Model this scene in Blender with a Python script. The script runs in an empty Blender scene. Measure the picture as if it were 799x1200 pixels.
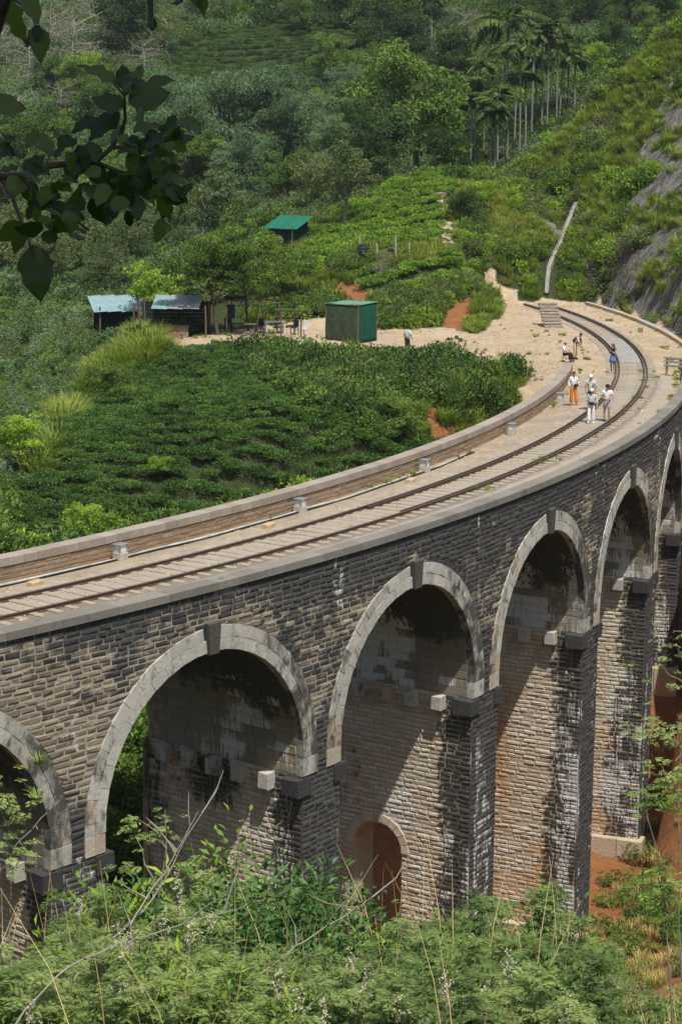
import bpy, bmesh, math, random
import numpy as np
from mathutils import Matrix, Vector, Euler

random.seed(7)
RNG = np.random.default_rng(11)
SC = bpy.context.scene
COL = SC.collection
R_ = math.radians

# ------------------------------------------------------------------ camera
# World frame: the viaduct is an arc round the origin; z = 0 is the top of the outer coping.
CAM = np.array([0.0, -162.709, 14.451])
YAW, PITCH, ROLL, FPX = 0.6107, -0.1928, 0.0096, 2454.24      # focal length in pixels of the 1200 px high photograph
FWD = np.array([math.sin(YAW)*math.cos(PITCH), math.cos(YAW)*math.cos(PITCH), math.sin(PITCH)])
_r = np.array([math.cos(YAW), -math.sin(YAW), 0.0]); _u = np.cross(_r, FWD)
RGT = math.cos(ROLL)*_r + math.sin(ROLL)*_u
UPV = -math.sin(ROLL)*_r + math.cos(ROLL)*_u
cam_d = bpy.data.cameras.new('camera'); cam = bpy.data.objects.new('camera', cam_d); COL.objects.link(cam)
cam_d.sensor_fit = 'VERTICAL'; cam_d.sensor_height = 36.0; cam_d.lens = FPX*36.0/1200.0
cam_d.clip_start = 0.2; cam_d.clip_end = 6000
m = Matrix.Identity(4)
for i in range(3):
    m[i][0], m[i][1], m[i][2], m[i][3] = RGT[i], UPV[i], -FWD[i], CAM[i]
cam.matrix_world = m
SC.camera = cam

def at(px, py, depth):
    """world point at a given distance along the view axis (used to survey where things stand)"""
    return CAM + depth*(FWD + RGT*(px-399.5)/FPX + UPV*(600-py)/FPX)
def to_px(P):
    d = np.asarray(P, float) - CAM
    z = d @ FWD
    return 399.5 + FPX*(d @ RGT)/z, 600 - FPX*(d @ UPV)/z, z

# ------------------------------------------------------------------ sky, sun, exposure
SUN_AZ, SUN_EL = R_(257.0), R_(64.0)
world = bpy.data.worlds.new('World'); SC.world = world; world.use_nodes = True
wn = world.node_tree; wn.nodes.clear()
sky = wn.nodes.new('ShaderNodeTexSky'); sky.sky_type = 'NISHITA'; sky.sun_disc = False
sky.sun_elevation = SUN_EL; sky.sun_rotation = math.pi/2 - SUN_AZ
sky.air_density = 1.0; sky.dust_density = 2.0; sky.ozone_density = 1.0
bg = wn.nodes.new('ShaderNodeBackground'); bg.inputs['Strength'].default_value = 0.10
wo = wn.nodes.new('ShaderNodeOutputWorld')
wn.links.new(sky.outputs[0], bg.inputs[0]); wn.links.new(bg.outputs[0], wo.inputs[0])
sun_d = bpy.data.lights.new('sun', 'SUN'); sun = bpy.data.objects.new('sun', sun_d); COL.objects.link(sun)
sun_d.energy = 4.6; sun_d.angle = R_(0.53); sun_d.color = (1.0, 0.955, 0.88)
sv = Vector((math.cos(SUN_AZ)*math.cos(SUN_EL), math.sin(SUN_AZ)*math.cos(SUN_EL), math.sin(SUN_EL)))
sun.rotation_euler = sv.to_track_quat('Z', 'Y').to_euler(); sun.location = sv*200
SC.view_settings.view_transform = 'Standard'; SC.view_settings.look = 'None'
SC.view_settings.gamma = 1.0; SC.view_settings.exposure = 0.12; SC.view_settings.use_curve_mapping = False
SC.render.engine = 'CYCLES'
SC.cycles.use_denoising = True
SC.cycles.max_bounces = 6; SC.cycles.diffuse_bounces = 3; SC.cycles.glossy_bounces = 2
SC.cycles.transmission_bounces = 3; SC.cycles.transparent_max_bounces = 4
SC.cycles.caustics_reflective = False; SC.cycles.caustics_refractive = False

# ------------------------------------------------------------------ small helpers
def tag(o, label=None, cat=None, group=None, kind=None):
    if label: o['label'] = label
    if cat: o['category'] = cat
    if group: o['group'] = group
    if kind: o['kind'] = kind
    return o
def empty(name, loc=(0, 0, 0), rz=0.0):
    o = bpy.data.objects.new(name, None); COL.objects.link(o)
    o.location = loc; o.rotation_euler = (0, 0, rz); o.empty_display_size = 0.2
    return o
def link(name, me, mat=None, parent=None, loc=None, rot=None, smooth=False):
    o = bpy.data.objects.new(name, me); COL.objects.link(o)
    if mat is not None and len(me.materials) == 0: me.materials.append(mat)
    if parent is not None: o.parent = parent
    if loc is not None: o.location = loc
    if rot is not None: o.rotation_euler = rot
    if smooth: me.polygons.foreach_set('use_smooth', np.ones(len(me.polygons), bool))
    return o
def mesh_np(name, V, Fq, attr=None, attr_name='stain', mat=None, smooth=False):
    """mesh from an (n,3) vertex array and an (m,3|4) face array; attr: per-vertex float or rgba"""
    V = np.ascontiguousarray(V, np.float32); Fq = np.ascontiguousarray(Fq, np.int32)
    me = bpy.data.meshes.new(name); k = Fq.shape[1]
    me.vertices.add(len(V)); me.vertices.foreach_set('co', V.ravel())
    me.loops.add(Fq.size); me.loops.foreach_set('vertex_index', Fq.ravel())
    me.polygons.add(len(Fq)); me.polygons.foreach_set('loop_start', np.arange(0, Fq.size, k, dtype=np.int32))
    me.polygons.foreach_set('loop_total', np.full(len(Fq), k, np.int32))
    me.polygons.foreach_set('use_smooth', np.full(len(Fq), bool(smooth)))
    me.update(calc_edges=True)
    if attr is not None:
        attr = np.ascontiguousarray(attr, np.float32)
        if attr.ndim == 1:
            a = me.attributes.new(attr_name, 'FLOAT', 'POINT'); a.data.foreach_set('value', attr)
        else:
            a = me.attributes.new(attr_name, 'FLOAT_COLOR', 'POINT'); a.data.foreach_set('color', attr.ravel())
    if mat is not None: me.materials.append(mat)
    return me
class MB:
    """collects vertices and faces for one mesh"""
    def __init__(s): s.v = []; s.f = []; s.mi = []; s.cur = 0
    def add(s, vs, fs):
        b = len(s.v); s.v += [tuple(map(float, p)) for p in vs]
        for f in fs: s.f.append(tuple(i+b for i in f)); s.mi.append(s.cur)
    def box(s, c, size, rz=0.0, bev=0.0, mat=None):
        hx, hy, hz = size[0]/2, size[1]/2, size[2]/2
        cx, sx = math.cos(rz), math.sin(rz)
        def P(x, y, z): return (c[0]+x*cx-y*sx, c[1]+x*sx+y*cx, c[2]+z)
        if bev <= 0:
            vs = [P(x*hx, y*hy, z*hz) for z in (-1, 1) for y in (-1, 1) for x in (-1, 1)]
            s.add(vs, [(0, 2, 3, 1), (4, 5, 7, 6), (0, 1, 5, 4), (2, 6, 7, 3), (0, 4, 6, 2), (1, 3, 7, 5)])
        else:
            b = bev; vs = []
            for zz, ins in ((-hz, b), (-hz+b, 0), (hz-b, 0), (hz, b)):
                X, Y = hx-ins, hy-ins
                for x, y in ((-X+b, -Y), (X-b, -Y), (X, -Y+b), (X, Y-b), (X-b, Y), (-X+b, Y), (-X, Y-b), (-X, -Y+b)):
                    vs.append(P(x, y, zz))
            fs = [tuple(reversed(range(8))), tuple(range(24, 32))]
            for r in range(3):
                for i in range(8):
                    j = (i+1) % 8; fs.append((r*8+i, r*8+j, r*8+8+j, r*8+8+i))
            s.add(vs, fs)
    def tube(s, pts, rad, n=8, cap=True):
        pts = [Vector(p) for p in pts]
        if not hasattr(rad, '__len__'): rad = [rad]*len(pts)
        vs = []; prev = None
        for i, p in enumerate(pts):
            t = (pts[min(i+1, len(pts)-1)]-pts[max(i-1, 0)]).normalized()
            if prev is None: a = t.orthogonal().normalized()
            else:
                a = prev - t*prev.dot(t)
                a = a.normalized() if a.length > 1e-6 else t.orthogonal().normalized()
            prev = a; b = t.cross(a)
            for k in range(n):
                an = 2*math.pi*k/n; vs.append(p+(a*math.cos(an)+b*math.sin(an))*rad[i])
        fs = []
        for i in range(len(pts)-1):
            for k in range(n):
                j = (k+1) % n; fs.append((i*n+k, i*n+j, (i+1)*n+j, (i+1)*n+k))
        if cap: fs += [tuple(reversed(range(n))), tuple(range((len(pts)-1)*n, len(pts)*n))]
        s.add(vs, fs)
    def lathe(s, prof, c=(0, 0, 0), n=16):
        vs = []; fs = []
        for r, z in prof:
            for k in range(n):
                a = 2*math.pi*k/n; vs.append((c[0]+r*math.cos(a), c[1]+r*math.sin(a), c[2]+z))
        for i in range(len(prof)-1):
            for k in range(n):
                j = (k+1) % n; fs.append((i*n+k, i*n+j, (i+1)*n+j, (i+1)*n+k))
        fs += [tuple(reversed(range(n))), tuple(range((len(prof)-1)*n, len(prof)*n))]
        s.add(vs, fs)
    def mesh(s, name, *mats):
        me = bpy.data.meshes.new(name); me.from_pydata(s.v, [], s.f)
        for mm in mats: me.materials.append(mm)
        if len(mats) > 1: me.polygons.foreach_set('material_index', s.mi)
        me.update(); return me
    def build(s, name, mat, parent=None, loc=None, rot=None, smooth=False):
        return link(name, s.mesh(name, mat), None, parent, loc, rot, smooth)

# value noise in numpy (for terrain relief and weathering)
def _hash(i, j, k, seed):
    h = (i*374761393 + j*668265263 + k*2147483647 + seed*1274126177) & 0xffffffff
    h = ((h ^ (h >> 13))*1274126177) & 0xffffffff
    h = (h ^ (h >> 16)) & 0xffffffff
    return h/4294967295.0
def vnoise(x, y, z=0.0, seed=0):
    x, y, z = np.broadcast_arrays(np.asarray(x, float), np.asarray(y, float), np.asarray(z, float))
    i, j, k = (np.floor(a).astype(np.int64) for a in (x, y, z))
    fx, fy, fz = x-i, y-j, z-k
    fx, fy, fz = (a*a*(3-2*a) for a in (fx, fy, fz))
    r = 0
    for a in (0, 1):
        for b in (0, 1):
            for c in (0, 1):
                w = (fx if a else 1-fx)*(fy if b else 1-fy)*(fz if c else 1-fz)
                r = r + w*_hash(i+a, j+b, k+c, seed)
    return r
def fbm(x, y, z=0.0, oct=4, seed=0):
    s = 0; a = 0.5; n = 0
    for o in range(oct):
        s = s + a*vnoise(np.asarray(x)*2**o, np.asarray(y)*2**o, np.asarray(z)*2**o, seed+o*17); n += a; a *= 0.5
    return s/n
def sstep(a, b, x):
    t = np.clip((np.asarray(x, float)-a)/(b-a), 0, 1); return t*t*(3-2*t)
def in_poly(px, py, poly):
    px = np.asarray(px, float); py = np.asarray(py, float); c = np.zeros(px.shape, bool); n = len(poly)
    for i in range(n):
        x0, y0 = poly[i]; x1, y1 = poly[(i+1) % n]
        if y0 == y1: continue
        c ^= ((y0 > py) != (y1 > py)) & (px < (x1-x0)*(py-y0)/(y1-y0)+x0)
    return c

# ------------------------------------------------------------------ materials
class NT:
    """thin wrapper for building node trees"""
    def __init__(s, name):
        s.m = bpy.data.materials.new(name); s.m.use_nodes = True; s.t = s.m.node_tree
        s.b = s.t.nodes['Principled BSDF']; s.out = s.t.nodes['Material Output']
    def n(s, typ, **kw):
        nd = s.t.nodes.new(typ)
        for k, v in kw.items():
            if k.startswith('i_'):
                key = k[2:]; key = int(key) if key.isdigit() else key
                nd.inputs[key].default_value = v
            else: setattr(nd, k, v)
        return nd
    def l(s, a, b): s.t.links.new(a, b)
    def noise(s, scale, detail=4, rough=0.55, vec=None, dist=0.0):
        nd = s.n('ShaderNodeTexNoise'); nd.inputs['Scale'].default_value = scale
        nd.inputs['Detail'].default_value = detail; nd.inputs['Roughness'].default_value = rough
        nd.inputs['Distortion'].default_value = dist
        if vec is not None: s.l(vec, nd.inputs['Vector'])
        return nd.outputs['Fac']
    def ramp(s, fac, stops):
        nd = s.n('ShaderNodeValToRGB'); cr = nd.color_ramp
        while len(cr.elements) < len(stops): cr.elements.new(0.5)
        for e, (p, c) in zip(cr.elements, stops):
            e.position = p; e.color = tuple(c)+(1,) if len(c) == 3 else c
        s.l(fac, nd.inputs[0]); return nd.outputs[0]
    def mix(s, fac, a, b, blend='MIX'):
        nd = s.n('ShaderNodeMix', data_type='RGBA', blend_type=blend)
        for sock, v in ((nd.inputs[0], fac), (nd.inputs[6], a), (nd.inputs[7], b)):
            if isinstance(v, (int, float)): sock.default_value = v
            elif isinstance(v, (tuple, list)): sock.default_value = tuple(v)+(1,) if len(v) == 3 else v
            else: s.l(v, sock)
        return nd.outputs[2]
    def math(s, op, a, b=0.0, clamp=False):
        nd = s.n('ShaderNodeMath', operation=op, use_clamp=clamp)
        for sock, v in ((nd.inputs[0], a), (nd.inputs[1], b)):
            if isinstance(v, (int, float)): sock.default_value = v
            else: s.l(v, sock)
        return nd.outputs[0]
    def bump(s, h, strength=0.5, dist=0.02):
        nd = s.n('ShaderNodeBump'); nd.inputs['Strength'].default_value = strength; nd.inputs['Distance'].default_value = dist
        s.l(h, nd.inputs['Height']); s.l(nd.outputs[0], s.b.inputs['Normal'])
    def col(s, c):
        if isinstance(c, (tuple, list)): s.b.inputs['Base Color'].default_value = tuple(c)+(1,)
        else: s.l(c, s.b.inputs['Base Color'])
    def rough(s, v, spec=0.3):
        s.b.inputs['Roughness'].default_value = v; s.b.inputs['Specular IOR Level'].default_value = spec
    def pos(s): return s.n('ShaderNodeNewGeometry').outputs['Position']
    def scaled(s, vec, sc):
        nd = s.n('ShaderNodeMapping'); nd.inputs['Scale'].default_value = sc; s.l(vec, nd.inputs['Vector']); return nd.outputs[0]

def mat_masonry(name, base_a, base_b, dark, bump=0.9, streak=0.5):
    """weathered stone: attribute stain = (dark, lime, rust, tone)"""
    t = NT(name); p = t.pos()
    at_ = t.n('ShaderNodeAttribute', attribute_name='stain'); sep = t.n('ShaderNodeSeparateColor'); t.l(at_.outputs['Color'], sep.inputs[0])
    tone = at_.outputs['Alpha']
    c = t.mix(tone, base_a, base_b)
    n1 = t.noise(3.2, 5, 0.65, p); c = t.mix(t.math('MULTIPLY', n1, 0.55), c, t.mix(1.0, c, (0.45, 0.43, 0.40), 'MULTIPLY'))
    nr = t.noise(5.0, 4, 0.7, p)
    rustf = t.math('MULTIPLY', sep.outputs[2], t.math('MULTIPLY', nr, 1.7), True)
    c = t.mix(rustf, c, (0.46, 0.235, 0.075))
    # soot and algae crust, ragged by noise
    nd_ = t.noise(2.3, 6, 0.7, t.scaled(p, (1, 1, 0.55)))
    dk = t.math('ADD', sep.outputs[0], t.math('MULTIPLY', t.math('SUBTRACT', nd_, 0.5), 1.3))
    dk = t.n('ShaderNodeMapRange', interpolation_type='SMOOTHSTEP'); 
    src = t.math('ADD', sep.outputs[0], t.math('MULTIPLY', t.math('SUBTRACT', nd_, 0.5), 1.2))
    t.l(src, dk.inputs['Value']); dk.inputs['From Min'].default_value = 0.36; dk.inputs['From Max'].default_value = 0.68
    c = t.mix(t.math('MULTIPLY', dk.outputs[0], 0.93), c, t.mix(t.noise(9.0, 3, 0.6, p), dark, (dark[0]*2.6, dark[1]*2.5, dark[2]*2.2)))
    # lime runs: stretched along z
    nl = t.noise(7.5, 5, 0.75, t.scaled(p, (1, 1, 0.13)))
    lm = t.n('ShaderNodeMapRange', interpolation_type='SMOOTHSTEP')
    t.l(t.math('ADD', sep.outputs[1], t.math('MULTIPLY', t.math('SUBTRACT', nl, 0.5), 1.5)), lm.inputs['Value'])
    lm.inputs['From Min'].default_value = 0.50; lm.inputs['From Max'].default_value = 0.70
    c = t.mix(t.math('MULTIPLY', lm.outputs[0], streak), c, (0.62, 0.61, 0.57))
    t.col(c); t.rough(0.92, 0.2)
    h = t.math('ADD', t.noise(7.0, 5, 0.62, p), t.math('MULTIPLY', t.noise(28.0, 4, 0.6, p), 0.35))
    t.bump(h, bump, 0.05)
    return t.m
M = {}
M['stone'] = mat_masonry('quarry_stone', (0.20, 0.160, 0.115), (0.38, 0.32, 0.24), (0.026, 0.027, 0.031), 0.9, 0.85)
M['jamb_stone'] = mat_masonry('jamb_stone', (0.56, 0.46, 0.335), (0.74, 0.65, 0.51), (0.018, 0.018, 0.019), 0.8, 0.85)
M['mortar'] = mat_masonry('lime_mortar', (0.46, 0.385, 0.29), (0.58, 0.50, 0.39), (0.060, 0.061, 0.064), 0.4, 0.6)
M['voussoir'] = mat_masonry('dressed_stone', (0.50, 0.47, 0.41), (0.64, 0.61, 0.55), (0.030, 0.030, 0.028), 0.6, 0.6)
M['vault'] = mat_masonry('vault_stone', (0.25, 0.225, 0.17), (0.31, 0.28, 0.215), (0.030, 0.031, 0.024), 0.5, 0.9)
M['coping'] = mat_masonry('coping_stone', (0.215, 0.20, 0.172), (0.30, 0.28, 0.24), (0.06, 0.057, 0.05), 0.4, 0.3)
M['parapet'] = mat_masonry('parapet_stone', (0.27, 0.20, 0.135), (0.37, 0.285, 0.20), (0.09, 0.075, 0.058), 0.7, 0.3)
M['parapet_coping'] = mat_masonry('parapet_coping_stone', (0.33, 0.28, 0.235), (0.43, 0.37, 0.31), (0.11, 0.095, 0.08), 0.4, 0.3)

def mat_simple(name, ca, cb, scale=6.0, rough=0.85, spec=0.25, bump=0.3, bscale=None, detail=5, stretch=None, metal=0.0, bdist=0.02):
    t = NT(name); tc = t.n('ShaderNodeTexCoord').outputs['Object']
    v = t.scaled(tc, stretch) if stretch else tc
    f = t.noise(scale, detail, 0.6, v)
    t.col(t.ramp(f, [(0.3, ca), (0.7, cb)])); t.rough(rough, spec); t.b.inputs['Metallic'].default_value = metal
    if bump: t.bump(t.noise(bscale or scale*4, 4, 0.6, v), bump, bdist)
    return t.m
# ------------------------------------------------------------------ terrain
T0, PIT, RO, RI = -1.3800, 11.298, 113.986, 106.98     # angle of the first arch in view, arch pitch, outer and inner face radius
HS, ZCROWN, ZSPR = 4.5945, -2.17, -7.386
ZC = ZCROWN - HS                                        # centre height of the semicircle
ZDECK = -0.44
FH = np.array([math.sin(YAW), math.cos(YAW)]); RH = np.array([math.cos(YAW), -math.sin(YAW)])
def uv_xy(u, v):
    return CAM[0]+u*RH[0]+v*FH[0], CAM[1]+u*RH[1]+v*FH[1]
def xy_uv(x, y):
    dx, dy = x-CAM[0], y-CAM[1]
    return dx*RH[0]+dy*RH[1], dx*FH[0]+dy*FH[1]
def pol(r, deg): return r*math.cos(R_(deg)), r*math.sin(R_(deg))
CP = []
def cp_px(px, py, D):
    p = at(px, py, D); u, v = xy_uv(p[0], p[1]); CP.append((u, v, p[2]))
def cp_pol(r, deg, z):
    x, y = pol(r, deg); u, v = xy_uv(x, y); CP.append((u, v, z))
# the photographer's hillside
for u, v, z in [(0, 0, 12.4), (-14, 2, 12.5), (14, 2, 12.5), (-45, 0, 9), (45, 0, 15), (0, -40, 26), (-50, -40, 24), (50, -40, 30),
                (0, 15, 6.0), (-10, 16, 5.0), (12, 16, 5.4), (0, 27, 1.6), (-7, 27, 1.4), (7, 27, 0.9), (0, 32, 0.0), (-7, 32, -0.4), (8, 32, -1.4), (-30, 25, -2), (35, 25, 0),
                (0, 38, -5.0), (-9, 38, -5.3), (12, 38, -7.0), (-30, 38, -8), (40, 42, -8),
                (0, 50, -13.5), (-10, 48, -12), (14, 52, -16), (42, 60, -15)]: CP.append((u, v, z))
# valley floor under the arches
for deg, zo, zi in [(-96, -1.5, -2.5), (-90, -5, -7), (-84.7, -11, -12), (-79, -17, -16), (-73.4, -20.5, -16), (-67.7, -22.5, -17.5), (-62, -23, -18.5),
                    (-56.4, -22.5, -17), (-51.5, -20.5, -14), (-47.8, -14.5, -9), (-44.5, -8.5, -3)]:
    cp_pol(115.5, deg, zo); cp_pol(105.5, deg, zi)
for px, py, D in [(650, 1075, 93), (700, 1100, 86), (785, 950, 103), (785, 790, 112), (799, 1060, 92), (860, 1000, 96), (880, 800, 108), (640, 1180, 78), (760, 1180, 74),
                  (960, 700, 112), (980, 1000, 88)]: cp_px(px, py, D)
# tea slope between the viaduct and the shacks
for px, py, D in [(137, 950, 79), (20, 660, 88), (50, 610, 93), (200, 590, 96), (350, 545, 99), (-80, 640, 90), (-80, 500, 112), (200, 500, 109), (350, 480, 112),
                  (460, 500, 106), (450, 455, 116), (560, 470, 113), (250, 425, 126), (400, 420, 128), (550, 425, 127), (630, 430, 124), (90, 490, 112), (30, 500, 118),
                  (0, 430, 140), (60, 400, 145), (-100, 380, 150)]: cp_px(px, py, D)
# terrace with the shacks, and the tea knoll behind it
for px, py, D in [(200, 402, 131), (300, 398, 133), (400, 402, 134), (480, 405, 131), (560, 402, 134), (620, 402, 133), (230, 385, 141), (330, 375, 145), (440, 380, 142),
                  (540, 382, 143), (600, 385, 142), (400, 345, 146.5), (450, 350, 146), (530, 345, 147), (400, 315, 150), (460, 305, 152), (540, 305, 154), (330, 318, 156),
                  (440, 240, 170), (500, 215, 176), (540, 250, 168), (560, 290, 162), (380, 280, 162), (575, 330, 152), (520, 255, 166), (300, 300, 178), (330, 290, 186),
                  (250, 310, 170), (560, 215, 186), (420, 225, 185), (600, 335, 151), (622, 345, 154), (600, 300, 158), (600, 250, 172), (580, 228, 178)]: cp_px(px, py, D)
# far hillsides
for px, py, D in [(150, 330, 175), (50, 330, 180), (-60, 300, 190), (50, 250, 205), (150, 230, 215), (250, 230, 215), (350, 220, 212), (420, 200, 216), (500, 190, 218),
                  (580, 205, 215), (640, 190, 222), (50, 150, 245), (150, 150, 250), (250, 165, 252), (350, 150, 256), (450, 130, 258), (560, 120, 255), (680, 110, 255),
                  (100, 60, 290), (250, 90, 290), (400, 70, 292), (550, 50, 290), (700, 40, 290), (100, -20, 335), (300, -30, 335), (500, -40, 330), (700, -40, 330), (880, -20, 300),
                  (-150, 200, 240), (-200, 50, 300), (-300, 300, 230), (1000, 60, 260)]: cp_px(px, py, D)
for u, v, z in [(-140, 430, 62), (0, 430, 70), (140, 430, 80), (-220, 250, 20), (-200, 120, -6), (-160, 40, -6), (200, 330, 70), (190, 200, 50), (180, 100, 24), (170, 20, 22), (-100, 75, -14)]:
    CP.append((u, v, z))
CP = np.array(CP)
def _tps(r2): return np.where(r2 > 1e-12, 0.5*r2*np.log(r2+1e-20), 0.0)
_S = 60.0
_X = CP[:, :2]/_S
_K = _tps(((_X[:, None]-_X[None])**2).sum(-1)) + np.eye(len(CP))*0.004
_P = np.c_[np.ones(len(CP)), _X]
_sol = np.linalg.solve(np.block([[_K, _P], [_P.T, np.zeros((3, 3))]]), np.r_[CP[:, 2], 0, 0, 0])
def base_h(u, v):
    u = np.asarray(u, float); v = np.asarray(v, float); sh = u.shape
    Q = np.c_[np.clip(u.ravel(), -240, 240), np.clip(v.ravel(), -60, 450)]/_S; out = np.empty(len(Q))
    for i in range(0, len(Q), 20000):
        q = Q[i:i+20000]; k = _tps(((q[:, None]-_X[None])**2).sum(-1))
        out[i:i+20000] = k @ _sol[:len(CP)] + np.c_[np.ones(len(q)), q] @ _sol[len(CP):]
    out += 0.10*np.clip(v.ravel()-450, 0, 400)
    return out.reshape(sh)
def ground(x, y):
    x = np.asarray(x, float); y = np.asarray(y, float); u, v = xy_uv(x, y)
    z = base_h(u, v)
    rr = np.hypot(x, y); th = np.degrees(np.arctan2(y, x))
    far = sstep(150, 260, v)
    z = z + (fbm(x/9, y/9, seed=3)-0.5)*1.1*(0.5+0.9*far) + (fbm(x/2.2, y/2.2, seed=9)-0.5)*0.35
    # tea slope: two terrace banks
    # spur cut by the line on the right-hand side
    tm = sstep(-3.0, -9.5, th)*sstep(-60, -44, th)
    d = rr-115.6
    hill = np.where(d > 0, np.minimum(d*2.6, 1.6+d*0.98), -9.0) + (fbm(x/5, y/5, seed=21)-0.5)*np.clip(d, 0, 6)*0.42
    hill = np.minimum(hill, 34+0.1*d)+(fbm(x/1.7, y/1.7, seed=22)-0.5)*1.1*sstep(0.3, 2.0, d)
    zh = np.maximum(z, hill)
    z = np.where(d > 0, z+(zh-z)*tm, z)
    # bench for the railway beyond the viaduct
    bm = sstep(-45.5, -43.0, th)*sstep(-19.5, -22.0, th)*sstep(103.5, 106.5, rr)*sstep(117.4, 115.7, rr)
    z = z*(1-bm) + ZDECK*bm
    # terrace floor kept even
    u1, v1 = xy_uv(x, y)
    return z
def gz(x, y): return float(ground(np.array([x]), np.array([y]))[0])
def on_ground(px, py, d0=60.0, d1=420.0):
    """first point of the terrain met by the line of sight through a pixel of the photograph"""
    Ds = np.linspace(d0, d1, 1800); P = CAM+Ds[:, None]*(FWD+RGT*(px-399.5)/FPX+UPV*(600-py)/FPX)
    g = P[:, 2]-ground(P[:, 0], P[:, 1]); i = np.where(g < 0)[0]
    if len(i) == 0: return P[-1], Ds[-1]
    i = i[0]; p = P[i].copy(); p[2] = gz(p[0], p[1]); return p, Ds[i]

# ground regions: outlines surveyed in the photograph, stored as world polygons through the pixel of each terrain point
POLY = {
 'sand': [(186, 412), (182, 399), (255, 388), (330, 380), (365, 371), (385, 372), (455, 385), (520, 386), (556, 390), (584, 372), (582, 350), (562, 322), (575, 318),
          (598, 342), (622, 372), (640, 386), (668, 398), (684, 412), (668, 428), (640, 424), (610, 424), (585, 432), (560, 432), (530, 418), (480, 412), (440, 420), (390, 420), (350, 410), (270, 408), (215, 414)],
 'path': [(508, 228), (518, 225), (524, 236), (537, 248), (534, 268), (536, 290), (517, 292), (518, 266), (526, 252), (512, 240)],
 'cut': [(512, 388), (522, 358), (540, 344), (556, 346), (552, 372), (545, 388)],
 'cut2': [(385, 345), (400, 333), (430, 338), (436, 356), (392, 358)],
 'dirt': [(492, 492), (502, 480), (518, 480), (516, 500), (524, 522), (506, 522)],
 'house': [(322, 288), (352, 284), (374, 290), (352, 302), (326, 298)],
 'red': [(768, 735), (900, 735), (1000, 1000), (900, 1200), (655, 1200), (632, 1130), (640, 1060), (700, 1040), (756, 960), (768, 850)],
 'left_cut': [(-30, 240), (18, 244), (20, 275), (8, 300), (-30, 300)],
 'far_cut': [(370, 80), (420, 78), (428, 84), (372, 86)],
 'teaA': [(-40, 660), (18, 585), (62, 520), (70, 486), (118, 462), (190, 418), (260, 410), (340, 412), (400, 424), (470, 418), (520, 424), (500, 452), (486, 500), (520, 530), (470, 545), (330, 590), (120, 640)],
 'teaB': [(300, 345), (330, 312), (380, 278), (430, 232), (470, 212), (520, 205), (534, 225), (522, 250), (520, 282), (492, 290), (440, 290), (410, 302), (380, 318), (340, 338)],
 'teaB2': [(412, 322), (440, 316), (500, 310), (545, 298), (560, 300), (556, 318), (520, 334), (470, 345), (420, 345)],
 'teaC': [(190, 60), (240, 46), (330, 30), (420, 34), (480, 64), (500, 100), (470, 128), (400, 150), (330, 152), (260, 128), (196, 128)],
 'grass_l': [(40, 560), (62, 520), (110, 450), (170, 395), (180, 360), (140, 350), (200, 350), (215, 395), (190, 416), (118, 462), (76, 486), (60, 540)],
 'grass_r': [(486, 520), (484, 470), (500, 450), (520, 424), (560, 436), (600, 428), (662, 430), (690, 440), (650, 520), (520, 560)],
}
def classify(P):
    """region weights for terrain points"""
    px, py, D = to_px(P)
    rr = np.hypot(P[:, 0], P[:, 1]); th = np.degrees(np.arctan2(P[:, 1], P[:, 0]))
    jx = (fbm(P[:, 0]*0.9, P[:, 1]*0.9, seed=5)-0.5)*12; jy = (fbm(P[:, 0]*0.9, P[:, 1]*0.9, seed=6)-0.5)*6
    reg = {}
    for k, pl in POLY.items():
        reg[k] = in_poly(px+jx, py+jy, pl)
    reg['sand'] &= (D > 118) & (D < 160); reg['path'] &= (D > 155) & (D < 190); reg['cut'] &= (D > 138) & (D < 160); reg['cut2'] &= (D > 138) & (D < 160)
    reg['dirt'] &= D < 125; reg['red'] &= (D > 70) & (D < 125) & (P[:, 2] < -6); reg['house'] &= (D > 165)
    reg['teaA'] &= (D > 84) & (D < 134); reg['teaB'] &= (D > 148) & (D < 186); reg['teaB2'] &= (D > 144) & (D < 160); reg['teaC'] &= D > 225
    reg['grass_l'] &= (D > 90) & (D < 150); reg['grass_r'] &= (D > 85) & (D < 135)
    reg['left_cut'] &= D > 160; reg['far_cut'] &= D > 200
    reg['bench'] = (th > -46) & (th < -20) & (rr > 104.5) & (rr < 115.9) & (P[:, 2] < ZDECK+0.3) & (th < -21.5)
    reg['spur'] = (th > -50) & (th < -2) & (rr > 115.6) & (rr < 165)
    reg['rock'] = reg['spur'] & (((rr-115.6) < 0.7+2.0*(fbm(P[:, 0]/4, P[:, 1]/4, seed=33)-0.42)*2) |
                                 (in_poly(px+jx, py+jy*3, [(715, 330), (728, 250), (770, 130), (799, 75), (900, 40), (900, 400), (799, 410), (760, 390)]) & (fbm(P[:, 0]/3.2, P[:, 1]/3.2, P[:, 2]/3, seed=34) > 0.40)))
    return reg, px, py, D, rr, th

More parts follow.
